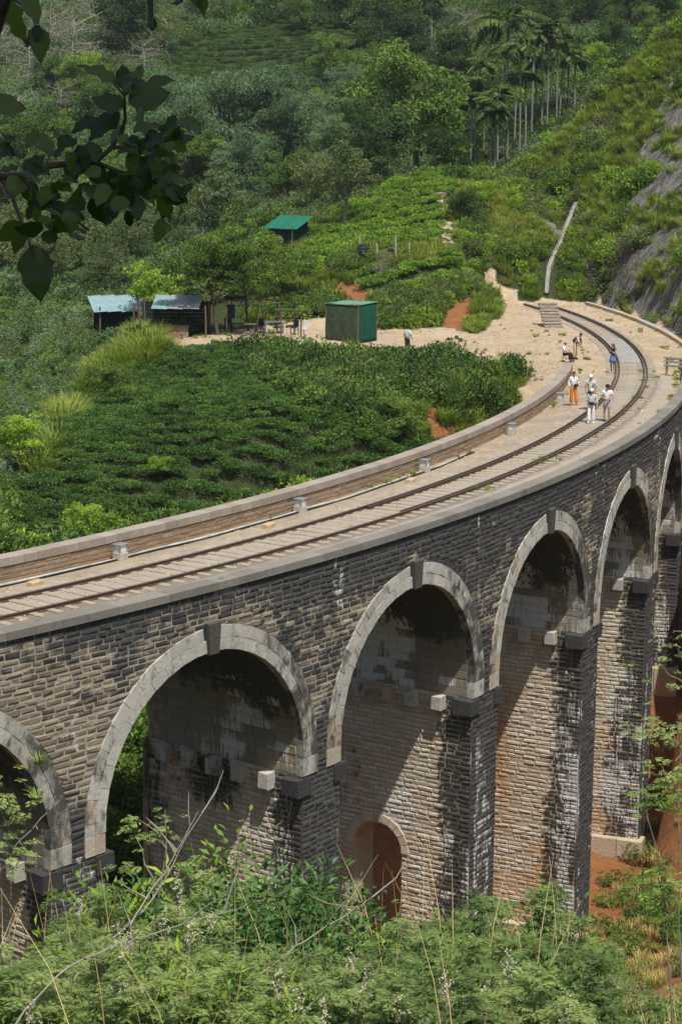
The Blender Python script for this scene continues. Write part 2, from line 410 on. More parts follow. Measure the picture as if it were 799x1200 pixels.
def axis(segs):
    a = []
    for lo, hi, st in segs: a += list(np.arange(lo, hi, st))
    return np.array(a+[segs[-1][1]])
ax_u = axis([(-3000, -400, 200), (-400, -130, 18), (-130, -60, 4), (-60, 60, 0.8), (60, 130, 4), (130, 400, 18), (400, 3000, 200)])
ax_v = axis([(-1500, -200, 130), (-200, -40, 16), (-40, 60, 2.0), (60, 200, 0.8), (200, 320, 1.6), (320, 460, 7), (460, 900, 40), (900, 4000, 300)])
GU, GV = np.meshgrid(ax_u, ax_v)
GX, GY = uv_xy(GU, GV)
GZ = ground(GX, GY)
PV = np.c_[GX.ravel(), GY.ravel(), GZ.ravel()]
nv, nu = GU.shape
idx = np.arange(nv*nu).reshape(nv, nu)
FQ = np.stack([idx[:-1, :-1].ravel(), idx[:-1, 1:].ravel(), idx[1:, 1:].ravel(), idx[1:, :-1].ravel()], 1)
REG, gpx, gpy, gD, grr, gth = classify(PV)
sand_w = (REG['sand'] | REG['bench'] | REG['path'] | REG['house']).astype(float)
red_w = np.maximum.reduce([REG['red']*1.0, REG['cut']*0.75, REG['cut2']*0.9, REG['dirt']*0.8, REG['left_cut']*1.0, REG['far_cut']*0.6])
rock_w = REG['rock'].astype(float)
under = (np.abs(grr-110.5) < 9) & (gth < -46) & (gth > -100)
red_w = np.maximum(red_w, under*0.7)
attr = np.c_[sand_w, red_w, rock_w, np.ones(len(PV))]
t = NT('ground_cover'); p = t.pos()
a_ = t.n('ShaderNodeAttribute', attribute_name='stain'); sp = t.n('ShaderNodeSeparateColor'); t.l(a_.outputs['Color'], sp.inputs[0])
n1 = t.noise(0.45, 7, 0.7, p); n2 = t.noise(2.5, 7, 0.75, p); n3 = t.noise(14, 4, 0.6, p)
c = t.ramp(n2, [(0.25, (0.022, 0.034, 0.012)), (0.55, (0.05, 0.07, 0.022)), (0.8, (0.10, 0.095, 0.045))])
redc = t.ramp(n2, [(0.25, (0.20, 0.085, 0.035)), (0.6, (0.33, 0.15, 0.06)), (0.85, (0.42, 0.24, 0.11))])
sandc = t.ramp(t.math('ADD', t.math('MULTIPLY', n2, 0.6), t.math('MULTIPLY', n1, 0.4)), [(0.34, (0.31, 0.22, 0.135)), (0.42, (0.43, 0.32, 0.21)), (0.50, (0.53, 0.41, 0.28)), (0.60, (0.61, 0.50, 0.36))])
rockc = t.ramp(t.noise(1.5, 9, 0.78, t.scaled(p, (1, 1, 0.45))), [(0.32, (0.035, 0.034, 0.028)), (0.44, (0.105, 0.10, 0.086)), (0.53, (0.19, 0.18, 0.155)), (0.66, (0.31, 0.295, 0.25))])
def edge(w):
    mr = t.n('ShaderNodeMapRange', interpolation_type='SMOOTHSTEP'); t.l(t.math('ADD', w, t.math('MULTIPLY', t.math('SUBTRACT', n2, 0.5), 0.7)), mr.inputs['Value'])
    mr.inputs['From Min'].default_value = 0.35; mr.inputs['From Max'].default_value = 0.6; return mr.outputs[0]
c = t.mix(edge(sp.outputs[1]), c, redc); c = t.mix(edge(sp.outputs[0]), c, sandc); c = t.mix(edge(sp.outputs[2]), c, rockc)
t.col(c); t.rough(0.95, 0.15)
t.bump(t.math('ADD', t.noise(1.6, 8, 0.75, p), t.math('MULTIPLY', n3, 0.3)), 0.85, 0.3)
M['ground'] = t.m
ter = link('ground', mesh_np('ground', PV, FQ, attr, mat=M['ground'], smooth=True)); tag(ter, kind='structure')
ter['label'] = 'earth slopes and sandy terrace of the valley'
# ------------------------------------------------------------------ the viaduct
ARCHES = list(range(-2, 7))
S_MIN, S_MAX = -2*PIT-HS-2.6, 6*PIT+HS+4.0          # run of the structure along the outer face
CS = 0.19                                             # course height
def ang(s): return T0+np.asarray(s, float)/RO
def cyl(s, r, z):
    a = ang(s); r, z, a = np.broadcast_arrays(np.asarray(r, float), np.asarray(z, float), a)
    return np.stack([r*np.cos(a), r*np.sin(a), z], -1)
def nrm_s(s):
    a = ang(s); return np.stack([np.cos(a), np.sin(a), np.zeros_like(a)], -1)
def frame(k):
    a = T0+k*PIT/RO
    return np.array([-math.sin(a), math.cos(a), 0]), np.array([math.cos(a), math.sin(a), 0])
def barrel(k, tt, d, z):
    """point under arch k: tt along the wall, d inwards from the outer face"""
    T, N = frame(k); tt, d, z = np.broadcast_arrays(*(np.asarray(q, float) for q in (tt, d, z)))
    return tt[..., None]*T + (np.sqrt(RO**2-tt**2)-d)[..., None]*N + z[..., None]*np.array([0, 0, 1.0])
RING = 0.80
def ext_half(z, off=RING):
    """half width of the arch opening grown by off, at height z"""
    z = np.asarray(z, float); R = HS+off
    w = np.where(z < ZC, R, np.sqrt(np.clip(R*R-(z-ZC)**2, 0, None)))
    return w
bridge = empty('stone_viaduct', (0, 0, 0))
tag(bridge, 'curved stone railway viaduct with tall blackened arches crossing the valley', 'viaduct')

def stain_face(s, z):
    """weathering of the outer face: soot band under the coping, black curtains, lime runs"""
    n = fbm(s/2.1, z/1.3, seed=41); col = fbm(s/0.9, z/9.0, seed=42, oct=3)
    east = sstep(9.0, 19.0, s)
    dark = 0.27+0.47*east+(n-0.5)*1.0
    band = sstep(-1.9-1.2*(fbm(s/1.7, 0*s, seed=43)-0.3), -0.7, z); dark = dark+band*(0.42+0.5*(col-0.4))
    # black curtains that run down to the pier between two arches
    ph = np.abs(((s/PIT+0.5) % 1.0)-0.0); pd = np.minimum(ph, 1-ph)*PIT
    dark = dark+0.65*sstep(1.9, 0.7, pd)*sstep(-4.6, -6.4, z)
    dark = dark+0.6*np.exp(-((s-7.6)/0.55)**2)*sstep(-4.5, -2.0, z)+0.4*np.exp(-((s-3.3)/1.0)**2)*sstep(-2.0, -5.5, z)
    dark = dark-0.85*np.exp(-(((s-19.3)/0.8)**2+((z+3.4)/1.2)**2))-0.5*np.exp(-((s-22.8)/0.45)**2)*sstep(-2.4, -1.4, z)-0.5*np.exp(-((s+0.4)/1.0)**2)*sstep(-2.5, -1.0, z)
    dark = dark-0.35*sstep(33, 36, s)*sstep(0.5, 0.75, col)
    lime = 0.08+0.52*sstep(0.52, 0.68, fbm(s/0.35, z/7.0, seed=44))*(0.30+0.70*sstep(1.8, 0.8, pd))+0.04*sstep(-10, -18, z)
    rust = np.zeros_like(dark)+0.1*(n > 0.62)
    return dark, lime, rust
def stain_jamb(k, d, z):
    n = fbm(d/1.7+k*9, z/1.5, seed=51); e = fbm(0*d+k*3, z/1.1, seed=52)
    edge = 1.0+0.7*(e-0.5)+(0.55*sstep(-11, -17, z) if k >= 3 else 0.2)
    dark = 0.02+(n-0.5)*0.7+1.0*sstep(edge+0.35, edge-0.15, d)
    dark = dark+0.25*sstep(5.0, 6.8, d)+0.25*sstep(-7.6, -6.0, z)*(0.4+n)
    if k == 1: dark = dark+0.95*np.exp(-(((d-3.7)/0.9)**2+((z+8.2)/0.9)**2))+0.3*sstep(1.5, 4, d)
    if k == 2: dark = dark+0.2*sstep(2.5, 5, d)
    lime = 0.32+0.40*sstep(0.46, 0.66, fbm(d/0.5, z/3.0, seed=53+k))*(0.5+0.5*sstep(-9, -14, z))
    rust = np.zeros_like(dark)+0.08*(n > 0.55)
    if k == 3: rust = rust+1.0*sstep(2.6, 4.2, d)*sstep(-9.0, -10.5, z)*sstep(-20, -13, z)
    if k == 3 or k == 4: rust = rust+0.45*sstep(-10, -15, z)*sstep(0.38, 0.6, n)
    return dark, lime, rust

STONES = {'stone': [], 'jamb_stone': [], 'vault': []}     # lists of (V[n,12,3], A[n,4])
MORTAR_V, MORTAR_F, MORTAR_A = [], [], []
def add_mortar(V, F, A):
    b = sum(len(v) for v in MORTAR_V); MORTAR_V.append(V); MORTAR_F.append(F+b); MORTAR_A.append(A)
def make_stones(c4, nrm, relief, stain, kind, joint=0.014, inset=0.035):
    """c4 (n,4,3) corners on the wall plane (bl, br, tr, tl), nrm (n,3); a rock-faced block for each"""
    n = len(c4)
    if n == 0: return
    cen = c4.mean(1, keepdims=True)
    bx = np.linalg.norm(c4[:, 1]-c4[:, 0], axis=1)[:, None, None]+1e-6; bz = np.linalg.norm(c4[:, 3]-c4[:, 0], axis=1)[:, None, None]+1e-6
    ex = (c4[:, 1]-c4[:, 0])[:, None]/bx; ez = (c4[:, 3]-c4[:, 0])[:, None]/bz
    sx = np.array([1, -1, -1, 1])[None, :, None]; sz = np.array([1, 1, -1, -1])[None, :, None]
    nn = nrm[:, None, :]
    rel = (relief*(0.45+0.9*RNG.random(n)))[:, None, None]
    j = joint*(0.6+RNG.random((n, 4, 1)))
    base = c4+ex*sx*j+ez*sz*j-nn*0.05
    mid = c4+ex*sx*j*1.2+ez*sz*j*1.2+nn*rel*(0.25+0.3*RNG.random((n, 4, 1)))
    ins = np.minimum(inset, 0.3*np.minimum(bx, bz))*(0.7+0.9*RNG.random((n, 4, 1)))
    fr = c4+ex*sx*(j+ins)+ez*sz*(j+ins)+nn*rel*(0.75+0.6*RNG.random((n, 4, 1)))
    V = np.concatenate([base, mid, fr], 1)
    STONES[kind].append((V, stain))
SF = np.array([[0, 1, 5, 4], [1, 2, 6, 5], [2, 3, 7, 6], [3, 0, 4, 7], [4, 5, 9, 8], [5, 6, 10, 9], [6, 7, 11, 10], [7, 4, 8, 11], [8, 9, 10, 11]])
def stain12(fn, a4, b4, vary=0.1):
    n = len(a4); dk, lm, ru = fn(a4.ravel(), b4.ravel()); tone = np.repeat(RNG.random(n), 4); jit = np.repeat(RNG.random(n)-0.5, 4)*vary
    s4 = np.clip(np.c_[dk+jit, lm, ru, tone], 0, 1).reshape(n, 4, 4); return np.concatenate([s4, s4, s4], 1)
def pack(dark, lime, rust, n):
    return np.clip(np.c_[dark, lime, rust, RNG.random(n)], 0, 1)
def course_cuts(a, b, mean=0.46):
    """stone joints along one course"""
    L = b-a
    if L < 0.12: return []
    cuts = [a]
    while cuts[-1] < b-0.15:
        cuts.append(cuts[-1]+mean*(0.65+0.75*random.random()))
    cuts[-1] = b
    if len(cuts) > 2 and cuts[-1]-cuts[-2] < 0.14: cuts.pop(-2)
    return cuts

def pier_base(k):
    """ground height at the pier right of arch k"""
    s = (k+0.5)*PIT; return min(gz(*cyl(s, RO, 0)[:2]), gz(*cyl(s, RI, 0)[:2]))-0.5
PB = {k: pier_base(k) for k in range(-3, 7)}

# outer face: spandrels, then the pier fronts, course by course
rows_c4, rows_n, rows_sc = [], [], []
Z_TOP = -0.26
z1 = Z_TOP
crs = 0
while z1 > -26:
    z0 = z1-CS*(0.88+0.24*random.random()) if z1 > -7.4 else z1-CS
    iv = []
    for k in range(-3, 7):
        # between arch k and arch k+1
        cl, cr_ = k*PIT, (k+1)*PIT
        off = RING-0.02 if z1 > ZSPR+0.05 else 0.0
        def wid(z):
            return ext_half(z, off) if z > ZSPR+0.05 else HS
        wt, wb = float(wid(z1)), float(wid(z0))
        hide_t = 0 if (z1-ZC) < HS+off else 1
        lt = cl+(wt if k >= -2 else -1e9); lb = cl+(wb if k >= -2 else -1e9)
        rt = cr_-(wt if k+1 <= 6 else -1e9); rb = cr_-(wb if k+1 <= 6 else -1e9)
        if k == -3: lt = lb = S_MIN
        if k == 6: rt = rb = S_MAX
        iv.append([lb, lt, rb, rt, k])
    # courses above the crown run through
    if z0-ZC > HS+RING-0.02 or (wb == 0 and wt == 0):
        iv = [[S_MIN, S_MIN, S_MAX, S_MAX, None]]
    for lb, lt, rb, rt, k in iv:
        if k is not None and z1 < PB[k]: continue
        # backing
        ns = max(2, int((rt-lt)/0.8)+1)
        f = np.linspace(0, 1, ns); sb = lb+(rb-lb)*f; st = lt+(rt-lt)*f
        V = np.concatenate([cyl(sb, RO+0.012, z0-0.001), cyl(st, RO+0.012, z1)]); i = np.arange(ns-1)
        dk, lm, ru = stain_face(np.r_[sb, st], np.r_[np.full(ns, z0), np.full(ns, z1)])
        add_mortar(V, np.stack([i, i+1, i+1+ns, i+ns], 1), pack(dk*0.72, lm, ru, 2*ns))
        # the same backing on the inner face
        V2 = np.concatenate([cyl(sb, RI+0.0, z0-0.001), cyl(st, RI+0.0, z1)])
        add_mortar(V2, np.stack([i+1, i, i+ns, i+1+ns], 1), pack(dk*0.4, lm, ru, 2*ns))
        if min(rt, rb)-max(lt, lb) < 0.1: continue
        a, b = max(lb, -9.0), min(rb, 66.0)
        if b-a < 0.15: continue
        cuts = course_cuts(a, b, 0.50)
        for q in range(len(cuts)-1):
            s0, s1 = cuts[q], cuts[q+1]
            s0t = s0 if not (q == 0 and a == lb) else lt; s1t = s1 if not (q == len(cuts)-2 and b == rb) else rt
            if s1t-s0t < 0.05: continue
            rows_sc.append((s0, s1, s1t, s0t, z0, z1))
    z1 = z0; crs += 1
rows = np.array(rows_sc)
S4 = rows[:, :4]; Z4 = np.stack([rows[:, 4], rows[:, 4], rows[:, 5], rows[:, 5]], 1)
c4 = cyl(S4, RO, Z4); smid = S4.mean(1); zmid = Z4.mean(1)
dk, lm, ru = stain_face(smid, zmid)
make_stones(c4, nrm_s(smid), np.full(len(c4), 0.036), stain12(stain_face, S4, Z4, 0.42), 'stone')

# pier sides facing the valley's west end (the lit ones) and their backs
JA = (2, 4.1, 1.1, -14.1)          # arch index, depth, half width and springing of the small passage through one pier
def in_passage(k, d, z, grow=0.0):
    if k != JA[0]: return np.zeros(np.shape(d), bool)
    d = np.asarray(d); z = np.asarray(z)
    return np.where(z < JA[3], np.abs(d-JA[1]) < JA[2]+grow, np.hypot(d-JA[1], z-JA[3]) < JA[2]+grow)
DEP = RO-RI
for k in ARCHES:
    T, N = frame(k)
    for side in (1, -1):
        zb = PB[k] if side == 1 else PB[k-1]
        n_c = int((ZSPR-zb)/CS)+1
        hole = (k == JA[0] and side == 1) or (k == JA[0]+1 and side == -1)
        # backing plane, as courses so that the passage can be left out
        for c in range(n_c):
            zt = ZSPR-c*CS; zb_ = zt-CS; zm = (zt+zb_)/2
            spans = [(0.0, DEP)]
            if hole:
                hw = JA[2] if zm < JA[3] else math.sqrt(max(0, JA[2]**2-(zm-JA[3])**2))
                if hw > 0: spans = [(0.0, JA[1]-hw), (JA[1]+hw, DEP)]
            for d0, d1 in spans:
                ns = 5; dd = np.linspace(d0, d1, ns); i = np.arange(ns-1)
                V = np.concatenate([barrel(k, side*(HS-0.010), dd, zb_-0.001), barrel(k, side*(HS-0.010), dd, zt)])
                dk, lm, ru = stain_jamb(k, np.r_[dd, dd], np.r_[np.full(ns, zb_), np.full(ns, zt)])
                Fq = np.stack([i, i+1, i+1+ns, i+ns], 1)
                add_mortar(V, Fq if side == -1 else Fq[:, ::-1], pack(dk*0.85, lm, ru, 2*ns))
                if side == 1 and 0 <= k <= 5:
                    cuts = course_cuts(d0+0.005, d1, 0.52)
                    if len(cuts) < 2: continue
                    A0 = np.array(cuts[:-1]); A1 = np.array(cuts[1:])
                    c4 = np.stack([barrel(k, HS, A1, zb_), barrel(k, HS, A0, zb_), barrel(k, HS, A0, zt), barrel(k, HS, A1, zt)], 1)
                    dk, lm, ru = stain_jamb(k, (A0+A1)/2, np.full(len(A0), zm))
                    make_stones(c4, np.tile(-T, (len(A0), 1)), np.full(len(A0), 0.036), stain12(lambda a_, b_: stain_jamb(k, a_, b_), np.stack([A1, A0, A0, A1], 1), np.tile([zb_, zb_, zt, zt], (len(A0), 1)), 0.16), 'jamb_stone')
# lining of the passage
PASSAGE = []
pv = []; kk = JA[0]
prof = [(JA[1]-JA[2], -26.0), (JA[1]-JA[2], JA[3])]+[(JA[1]-JA[2]*math.cos(a), JA[3]+JA[2]*math.sin(a)) for a in np.linspace(0.2, math.pi-0.2, 9)]+[(JA[1]+JA[2], JA[3]), (JA[1]+JA[2], -26.0)]
A = np.array([barrel(kk, HS+0.02, dd, zz) for dd, zz in prof]); B = np.array([barrel(kk+1, -HS-0.02, dd, zz) for dd, zz in prof])
i = np.arange(len(prof)-1); add_mortar(np.concatenate([A, B]), np.stack([i, i+1, i+1+len(prof), i+len(prof)], 1), pack(np.full(2*len(prof), 0.1), np.full(2*len(prof), 0.1), np.zeros(2*len(prof)), 2*len(prof)))

for a, b in zip(np.linspace(0, math.pi, 12)[:-1], np.linspace(0, math.pi, 12)[1:]):
    def jp(an, R, o): return barrel(kk, HS-o, JA[1]-R*math.cos(an), JA[3]+R*math.sin(an))
    f_ = [jp(b-.01, JA[2]+.01, .07), jp(a+.01, JA[2]+.01, .07), jp(a+.01, JA[2]+.34, .07), jp(b-.01, JA[2]+.34, .07)]; b_ = [jp(b-.01, JA[2]+.01, -.3), jp(a+.01, JA[2]+.01, -.3), jp(a+.01, JA[2]+.34, -.3), jp(b-.01, JA[2]+.34, -.3)]
    PASSAGE.append((b_, f_))
# barrel vaults: coursed blocks from springing to springing
arc_len = math.pi*HS; stilt = ZC-ZSPR
def vault_pt(k, q, d, off=0.0):
    """q: length along the intrados from the left springing; off > 0 goes into the masonry"""
    q = np.asarray(q, float); L = 2*stilt+arc_len
    ph = np.clip((q-stilt)/HS, 0, math.pi)
    R = HS+off
    tt = -R*np.cos(ph); z = np.where(q < stilt, ZSPR+q, np.where(q > stilt+arc_len, ZC-(q-stilt-arc_len), ZC+R*np.sin(ph)))
    return tt, z
def vault_nrm(k, q):
    T, N = frame(k); ph = np.clip((np.asarray(q)-stilt)/HS, 0, math.pi)
    return np.cos(ph)[..., None]*T - np.sin(ph)[..., None]*np.array([0, 0, 1.0])
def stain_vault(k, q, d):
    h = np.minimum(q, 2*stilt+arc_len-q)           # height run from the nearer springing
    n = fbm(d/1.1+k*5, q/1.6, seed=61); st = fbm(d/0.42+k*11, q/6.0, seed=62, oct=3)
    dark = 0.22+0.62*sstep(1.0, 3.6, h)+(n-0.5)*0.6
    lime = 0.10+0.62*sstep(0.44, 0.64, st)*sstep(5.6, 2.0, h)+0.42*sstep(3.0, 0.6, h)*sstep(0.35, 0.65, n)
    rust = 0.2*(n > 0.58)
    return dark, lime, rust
Ltot = 2*stilt+arc_len
for k in ARCHES:
    qs = np.linspace(0, Ltot, 45); dd = np.linspace(0, DEP, 5)
    Q, D_ = np.meshgrid(qs, dd, indexing='ij'); tt, z = vault_pt(k, Q, D_, 0.02)
    V = barrel(k, tt, D_, z).reshape(-1, 3); ii = np.arange(45*5).reshape(45, 5)
    Fq = np.stack([ii[:-1, :-1].ravel(), ii[:-1, 1:].ravel(), ii[1:, 1:].ravel(), ii[1:, :-1].ravel()], 1)
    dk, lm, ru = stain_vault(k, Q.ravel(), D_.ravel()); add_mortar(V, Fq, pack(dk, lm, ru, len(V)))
    if not 0 <= k <= 5: continue
    ncr = 46
    for c in range(ncr):
        q0, q1 = Ltot*c/ncr, Ltot*(c+1)/ncr
        if (q0+q1)/2 < Ltot*0.30: continue          # the left haunch is never seen from the hillside
        cuts = course_cuts(0.25, DEP, 0.85)
        A0 = np.array(cuts[:-1]); A1 = np.array(cuts[1:])
        t0_, z0_ = vault_pt(k, np.full(len(A0), q0), A0); t1_, z1_ = vault_pt(k, np.full(len(A0), q1), A0)
        c4 = np.stack([barrel(k, t0_, A0, z0_), barrel(k, t0_, A1, z0_), barrel(k, t1_, A1, z1_), barrel(k, t1_, A0, z1_)], 1)
        dk, lm, ru = stain_vault(k, np.full(len(A0), (q0+q1)/2), (A0+A1)/2)
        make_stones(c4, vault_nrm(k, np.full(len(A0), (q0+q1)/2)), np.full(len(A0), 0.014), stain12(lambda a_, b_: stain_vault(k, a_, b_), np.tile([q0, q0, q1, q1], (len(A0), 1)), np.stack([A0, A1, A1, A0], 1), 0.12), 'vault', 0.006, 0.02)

add = add_mortar
MV = np.concatenate(MORTAR_V); MF = np.concatenate(MORTAR_F); MA = np.concatenate(MORTAR_A)
core = link('core_wall', mesh_np('core_wall', MV, MF, MA, mat=M['mortar']), parent=bridge)
tag(core, kind='stuff')

# blocks: the 300 that show largest are parts of their own, the rest one mesh for each kind
cand = []
for kind, L in STONES.items():
    V = np.concatenate([a for a, _ in L]); A = np.concatenate([b for _, b in L]); STONES[kind] = (V, A)
    fr = V[:, 8:12]; px, py, D = to_px(fr.reshape(-1, 3)); px = px.reshape(-1, 4); py = py.reshape(-1, 4)
    area = 0.5*((px[:, 2]-px[:, 0])*(py[:, 3]-py[:, 1])-(px[:, 3]-px[:, 1])*(py[:, 2]-py[:, 0]))
    seen = (px.min(1) > 0) & (px.max(1) < 799) & (py.max(1) < 985) & (area < 0)
    for i in np.where(seen)[0]: cand.append((abs(area[i]), kind, i))
cand.sort(key=lambda c: -c[0])
single = {k: [] for k in STONES}
for _, kind, i in cand[:300]: single[kind].append(i)
for kind, (V, A) in STONES.items():
    for i in single[kind]:
        cen = V[i].mean(0)
        link('stone', mesh_np('stone', V[i]-cen, SF, A[i], mat=M[kind]), parent=bridge, loc=tuple(cen))
    keep = np.ones(len(V), bool); keep[single[kind]] = False
    Vk = V[keep]; n = len(Vk)
    F = (SF[None]+np.arange(n)[:, None, None]*12).reshape(-1, 4)
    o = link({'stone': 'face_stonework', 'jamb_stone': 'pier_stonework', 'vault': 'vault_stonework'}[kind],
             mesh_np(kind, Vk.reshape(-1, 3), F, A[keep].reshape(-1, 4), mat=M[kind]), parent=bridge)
    tag(o, kind='stuff')

# ---- arch rings: two staggered rows of voussoirs and a proud keystone
def block8(P8, inset_front=0.0):
    """closed block from 8 points: 0-3 back ring, 4-7 front ring"""
    return [(0, 3, 2, 1), (4, 5, 6, 7), (0, 1, 5, 4), (1, 2, 6, 5), (2, 3, 7, 6), (3, 0, 4, 7)]
def ring_pt(k, ph, R, d):
    tt = -R*math.cos(ph); z = ZC+R*math.sin(ph); return barrel(k, tt, d, z)
def add_block(name, pts_back, pts_front, st, mat, parent, bev=0.012, jit=0.0):
    B = np.array(pts_back); F = np.array(pts_front)+RNG.normal(size=(4, 3))*jit; cf = F.mean(0); n = F.mean(0)-B.mean(0); n /= np.linalg.norm(n)
    F2 = F+(cf-F)/np.linalg.norm(cf-F, axis=1)[:, None]*bev*1.4; F1 = F-n*bev
    V = np.concatenate([B, F1, F2]); cen = V.mean(0)
    fs = np.concatenate([SF, [[3, 2, 1, 0]]])
    return link(name, mesh_np(name, V-cen, fs, np.repeat(np.array(st)[None], 12, 0), mat=mat), parent=parent, loc=tuple(cen))
for k in ARCHES:
    ring = empty('arch_ring'); ring.parent = bridge
    vis = 0 <= k <= 5
    nv_ = 22 if vis else 10
    rows_r = ((0.0, 0.40), (0.40, RING)) if vis else ((0.0, RING),)
    for ri, (ra, rb) in enumerate(rows_r):
        steps = [0.0]+[math.pi*(j+(0.5 if ri else 0.0))/nv_ for j in range(1 if ri == 0 else 0, nv_)]+[math.pi]
        steps = sorted(set(round(s, 5) for s in steps))
        for a, b in zip(steps[:-1], steps[1:]):
            am = (a+b)/2
            if abs(am-math.pi/2) < 0.045 and vis: continue
            g = 0.0006
            front = [ring_pt(k, a+g, HS+ra+0.004, -0.06-0.012*random.random()), ring_pt(k, b-g, HS+ra+0.004, -0.06), ring_pt(k, b-g, HS+rb-0.006, -0.06), ring_pt(k, a+g, HS+rb-0.006, -0.06)]
            back = [ring_pt(k, a+g, HS+ra+0.004, 0.24), ring_pt(k, b-g, HS+ra+0.004, 0.24), ring_pt(k, b-g, HS+rb-0.006, 0.24), ring_pt(k, a+g, HS+rb-0.006, 0.24)]
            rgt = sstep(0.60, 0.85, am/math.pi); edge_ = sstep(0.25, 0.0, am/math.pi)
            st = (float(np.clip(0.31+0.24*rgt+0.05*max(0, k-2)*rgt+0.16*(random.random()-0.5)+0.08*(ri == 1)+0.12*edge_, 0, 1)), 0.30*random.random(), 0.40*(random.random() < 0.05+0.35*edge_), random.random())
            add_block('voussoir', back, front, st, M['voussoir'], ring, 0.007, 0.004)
    # stilted foot of the ring, both sides
    for side in (-1, 1):
        for zz0, zz1 in ((ZSPR+0.004, ZC-0.004),):
            for ra, rb in rows_r:
                f_ = [barrel(k, side*(HS+q), -0.06, z) for q, z in ((ra+.004, zz0), (rb-.006, zz0), (rb-.006, zz1), (ra+.004, zz1))]
                b_ = [barrel(k, side*(HS+q), 0.6, z) for q, z in ((ra+.004, zz0), (rb-.006, zz0), (rb-.006, zz1), (ra+.004, zz1))]
                if side == -1: f_ = [f_[1], f_[0], f_[3], f_[2]]; b_ = [b_[1], b_[0], b_[3], b_[2]]
                add_block('voussoir', b_, f_, (0.45 if side == 1 else 0.25, 0.3, 0.3*(side == -1), random.random()), M['voussoir'], ring)
    # keystone
    kw0, kw1 = 0.21, 0.30
    kz0, kz1 = ZCROWN-0.06, ZCROWN+0.95
    f_ = [barrel(k, t_, -0.20, z_) for t_, z_ in ((-kw0, kz0), (kw0, kz0), (kw1, kz1), (-kw1, kz1))]
    b_ = [barrel(k, t_, 0.6, z_) for t_, z_ in ((-kw0, kz0), (kw0, kz0), (kw1, kz1), (-kw1, kz1))]
    ks = add_block('keystone', b_, f_, (0.95, 0.10, 0, 0.4), M['voussoir'], ring, 0.02)

for b_, f_ in PASSAGE: add_block('passage_voussoir', b_, f_, (0.12, 0.25, 0.05, random.random()), M['jamb_stone'], bridge)
# ---- corbels left at the springing for the centring, and impost blocks at the pier corners
for k in ARCHES:
    T, N = frame(k)
    for side in (1, -1):
        if side == -1 and not 0 <= k <= 5: continue
        for j, d0 in enumerate((-0.10, 1.15, 2.35, 3.5, 4.65, 5.8)):
            if side == -1 and j > 0: continue
            w = 0.78 if j == 0 else 0.46; hgt = 0.60 if j == 0 else 0.55; pr = 0.34 if j == 0 else 0.42
            dz = -0.02-0.05*random.random()
            zt = ZSPR+dz; zb = zt-hgt
            o_ = side*(HS-pr); i_ = side*(HS+0.4)
            # front face looks along -side*T
            da, db = d0, d0+w
            f_ = [barrel(k, o_, db, zb), barrel(k, o_, da, zb), barrel(k, o_, da, zt), barrel(k, o_, db, zt)]
            b_ = [barrel(k, i_, db, zb), barrel(k, i_, da, zb), barrel(k, i_, da, zt), barrel(k, i_, db, zt)]
            if side == -1: f_ = [f_[1], f_[0], f_[3], f_[2]]; b_ = [b_[1], b_[0], b_[3], b_[2]]
            dark = 0.85 if j == 0 else (0.10 if j < 2 else 0.32)
            add_block('impost_block' if j == 0 else 'corbel', b_, f_, (dark+0.12*random.random(), 0.2, 0.5*(random.random() < .3)*(j > 0), 0.2+0.6*random.random()), M['voussoir'] if j else M['stone'], bridge, 0.02, 0.012)

# ---- plinths at the foot of the piers on the east bank
for k in (4, 5, 3):
    zt = max(gz(*cyl((k+.5)*PIT, RO, 0)[:2]), gz(*cyl((k+.5)*PIT-1.2, RO-3, 0)[:2]))+0.45
    for q in range(6):
        da, db = -0.25+q*1.26, -0.25+(q+1)*1.26-0.02
        f_ = [barrel(k, HS-0.35, db, zt-1.6), barrel(k, HS-0.35, da, zt-1.6), barrel(k, HS-0.35, da, zt), barrel(k, HS-0.35, db, zt)]
        b_ = [barrel(k, HS+0.5, db, zt-1.6), barrel(k, HS+0.5, da, zt-1.6), barrel(k, HS+0.5, da, zt), barrel(k, HS+0.5, db, zt)]
        add_block('plinth_block', b_, f_, (0.25, 0.3, 0.1, 0.3+0.3*random.random()), M['jamb_stone'], bridge, 0.03)

# ---- deck and parapets
def ring_band(name, r0, r1, z0, z1, s0, s1, mat, parent, step=0.7, st=(0.1, 0.05, 0, 0.5)):
    n = int((s1-s0)/step)+2; s = np.linspace(s0, s1, n)
    V = np.concatenate([cyl(s, r1, z0), cyl(s, r1, z1), cyl(s, r0, z1), cyl(s, r0, z0)]); i = np.arange(n-1)
    F = np.concatenate([np.stack([a*n+i, a*n+i+1, b*n+i+1, b*n+i], 1) for a, b in ((0, 1), (1, 2), (2, 3), (3, 0))])
    A = np.tile(np.array(st, float), (len(V), 1)); A[:, 3] = RNG.random(len(V))
    return link(name, mesh_np(name, V, F, A, mat=mat), parent=parent)
S_INNER_END = (R_(-43.9)-T0)*RO
out_par = ring_band('outer_parapet', RO-0.40, RO-0.012, -1.2, -0.251, S_MIN, S_MAX, M['parapet'], bridge)
s = S_MIN
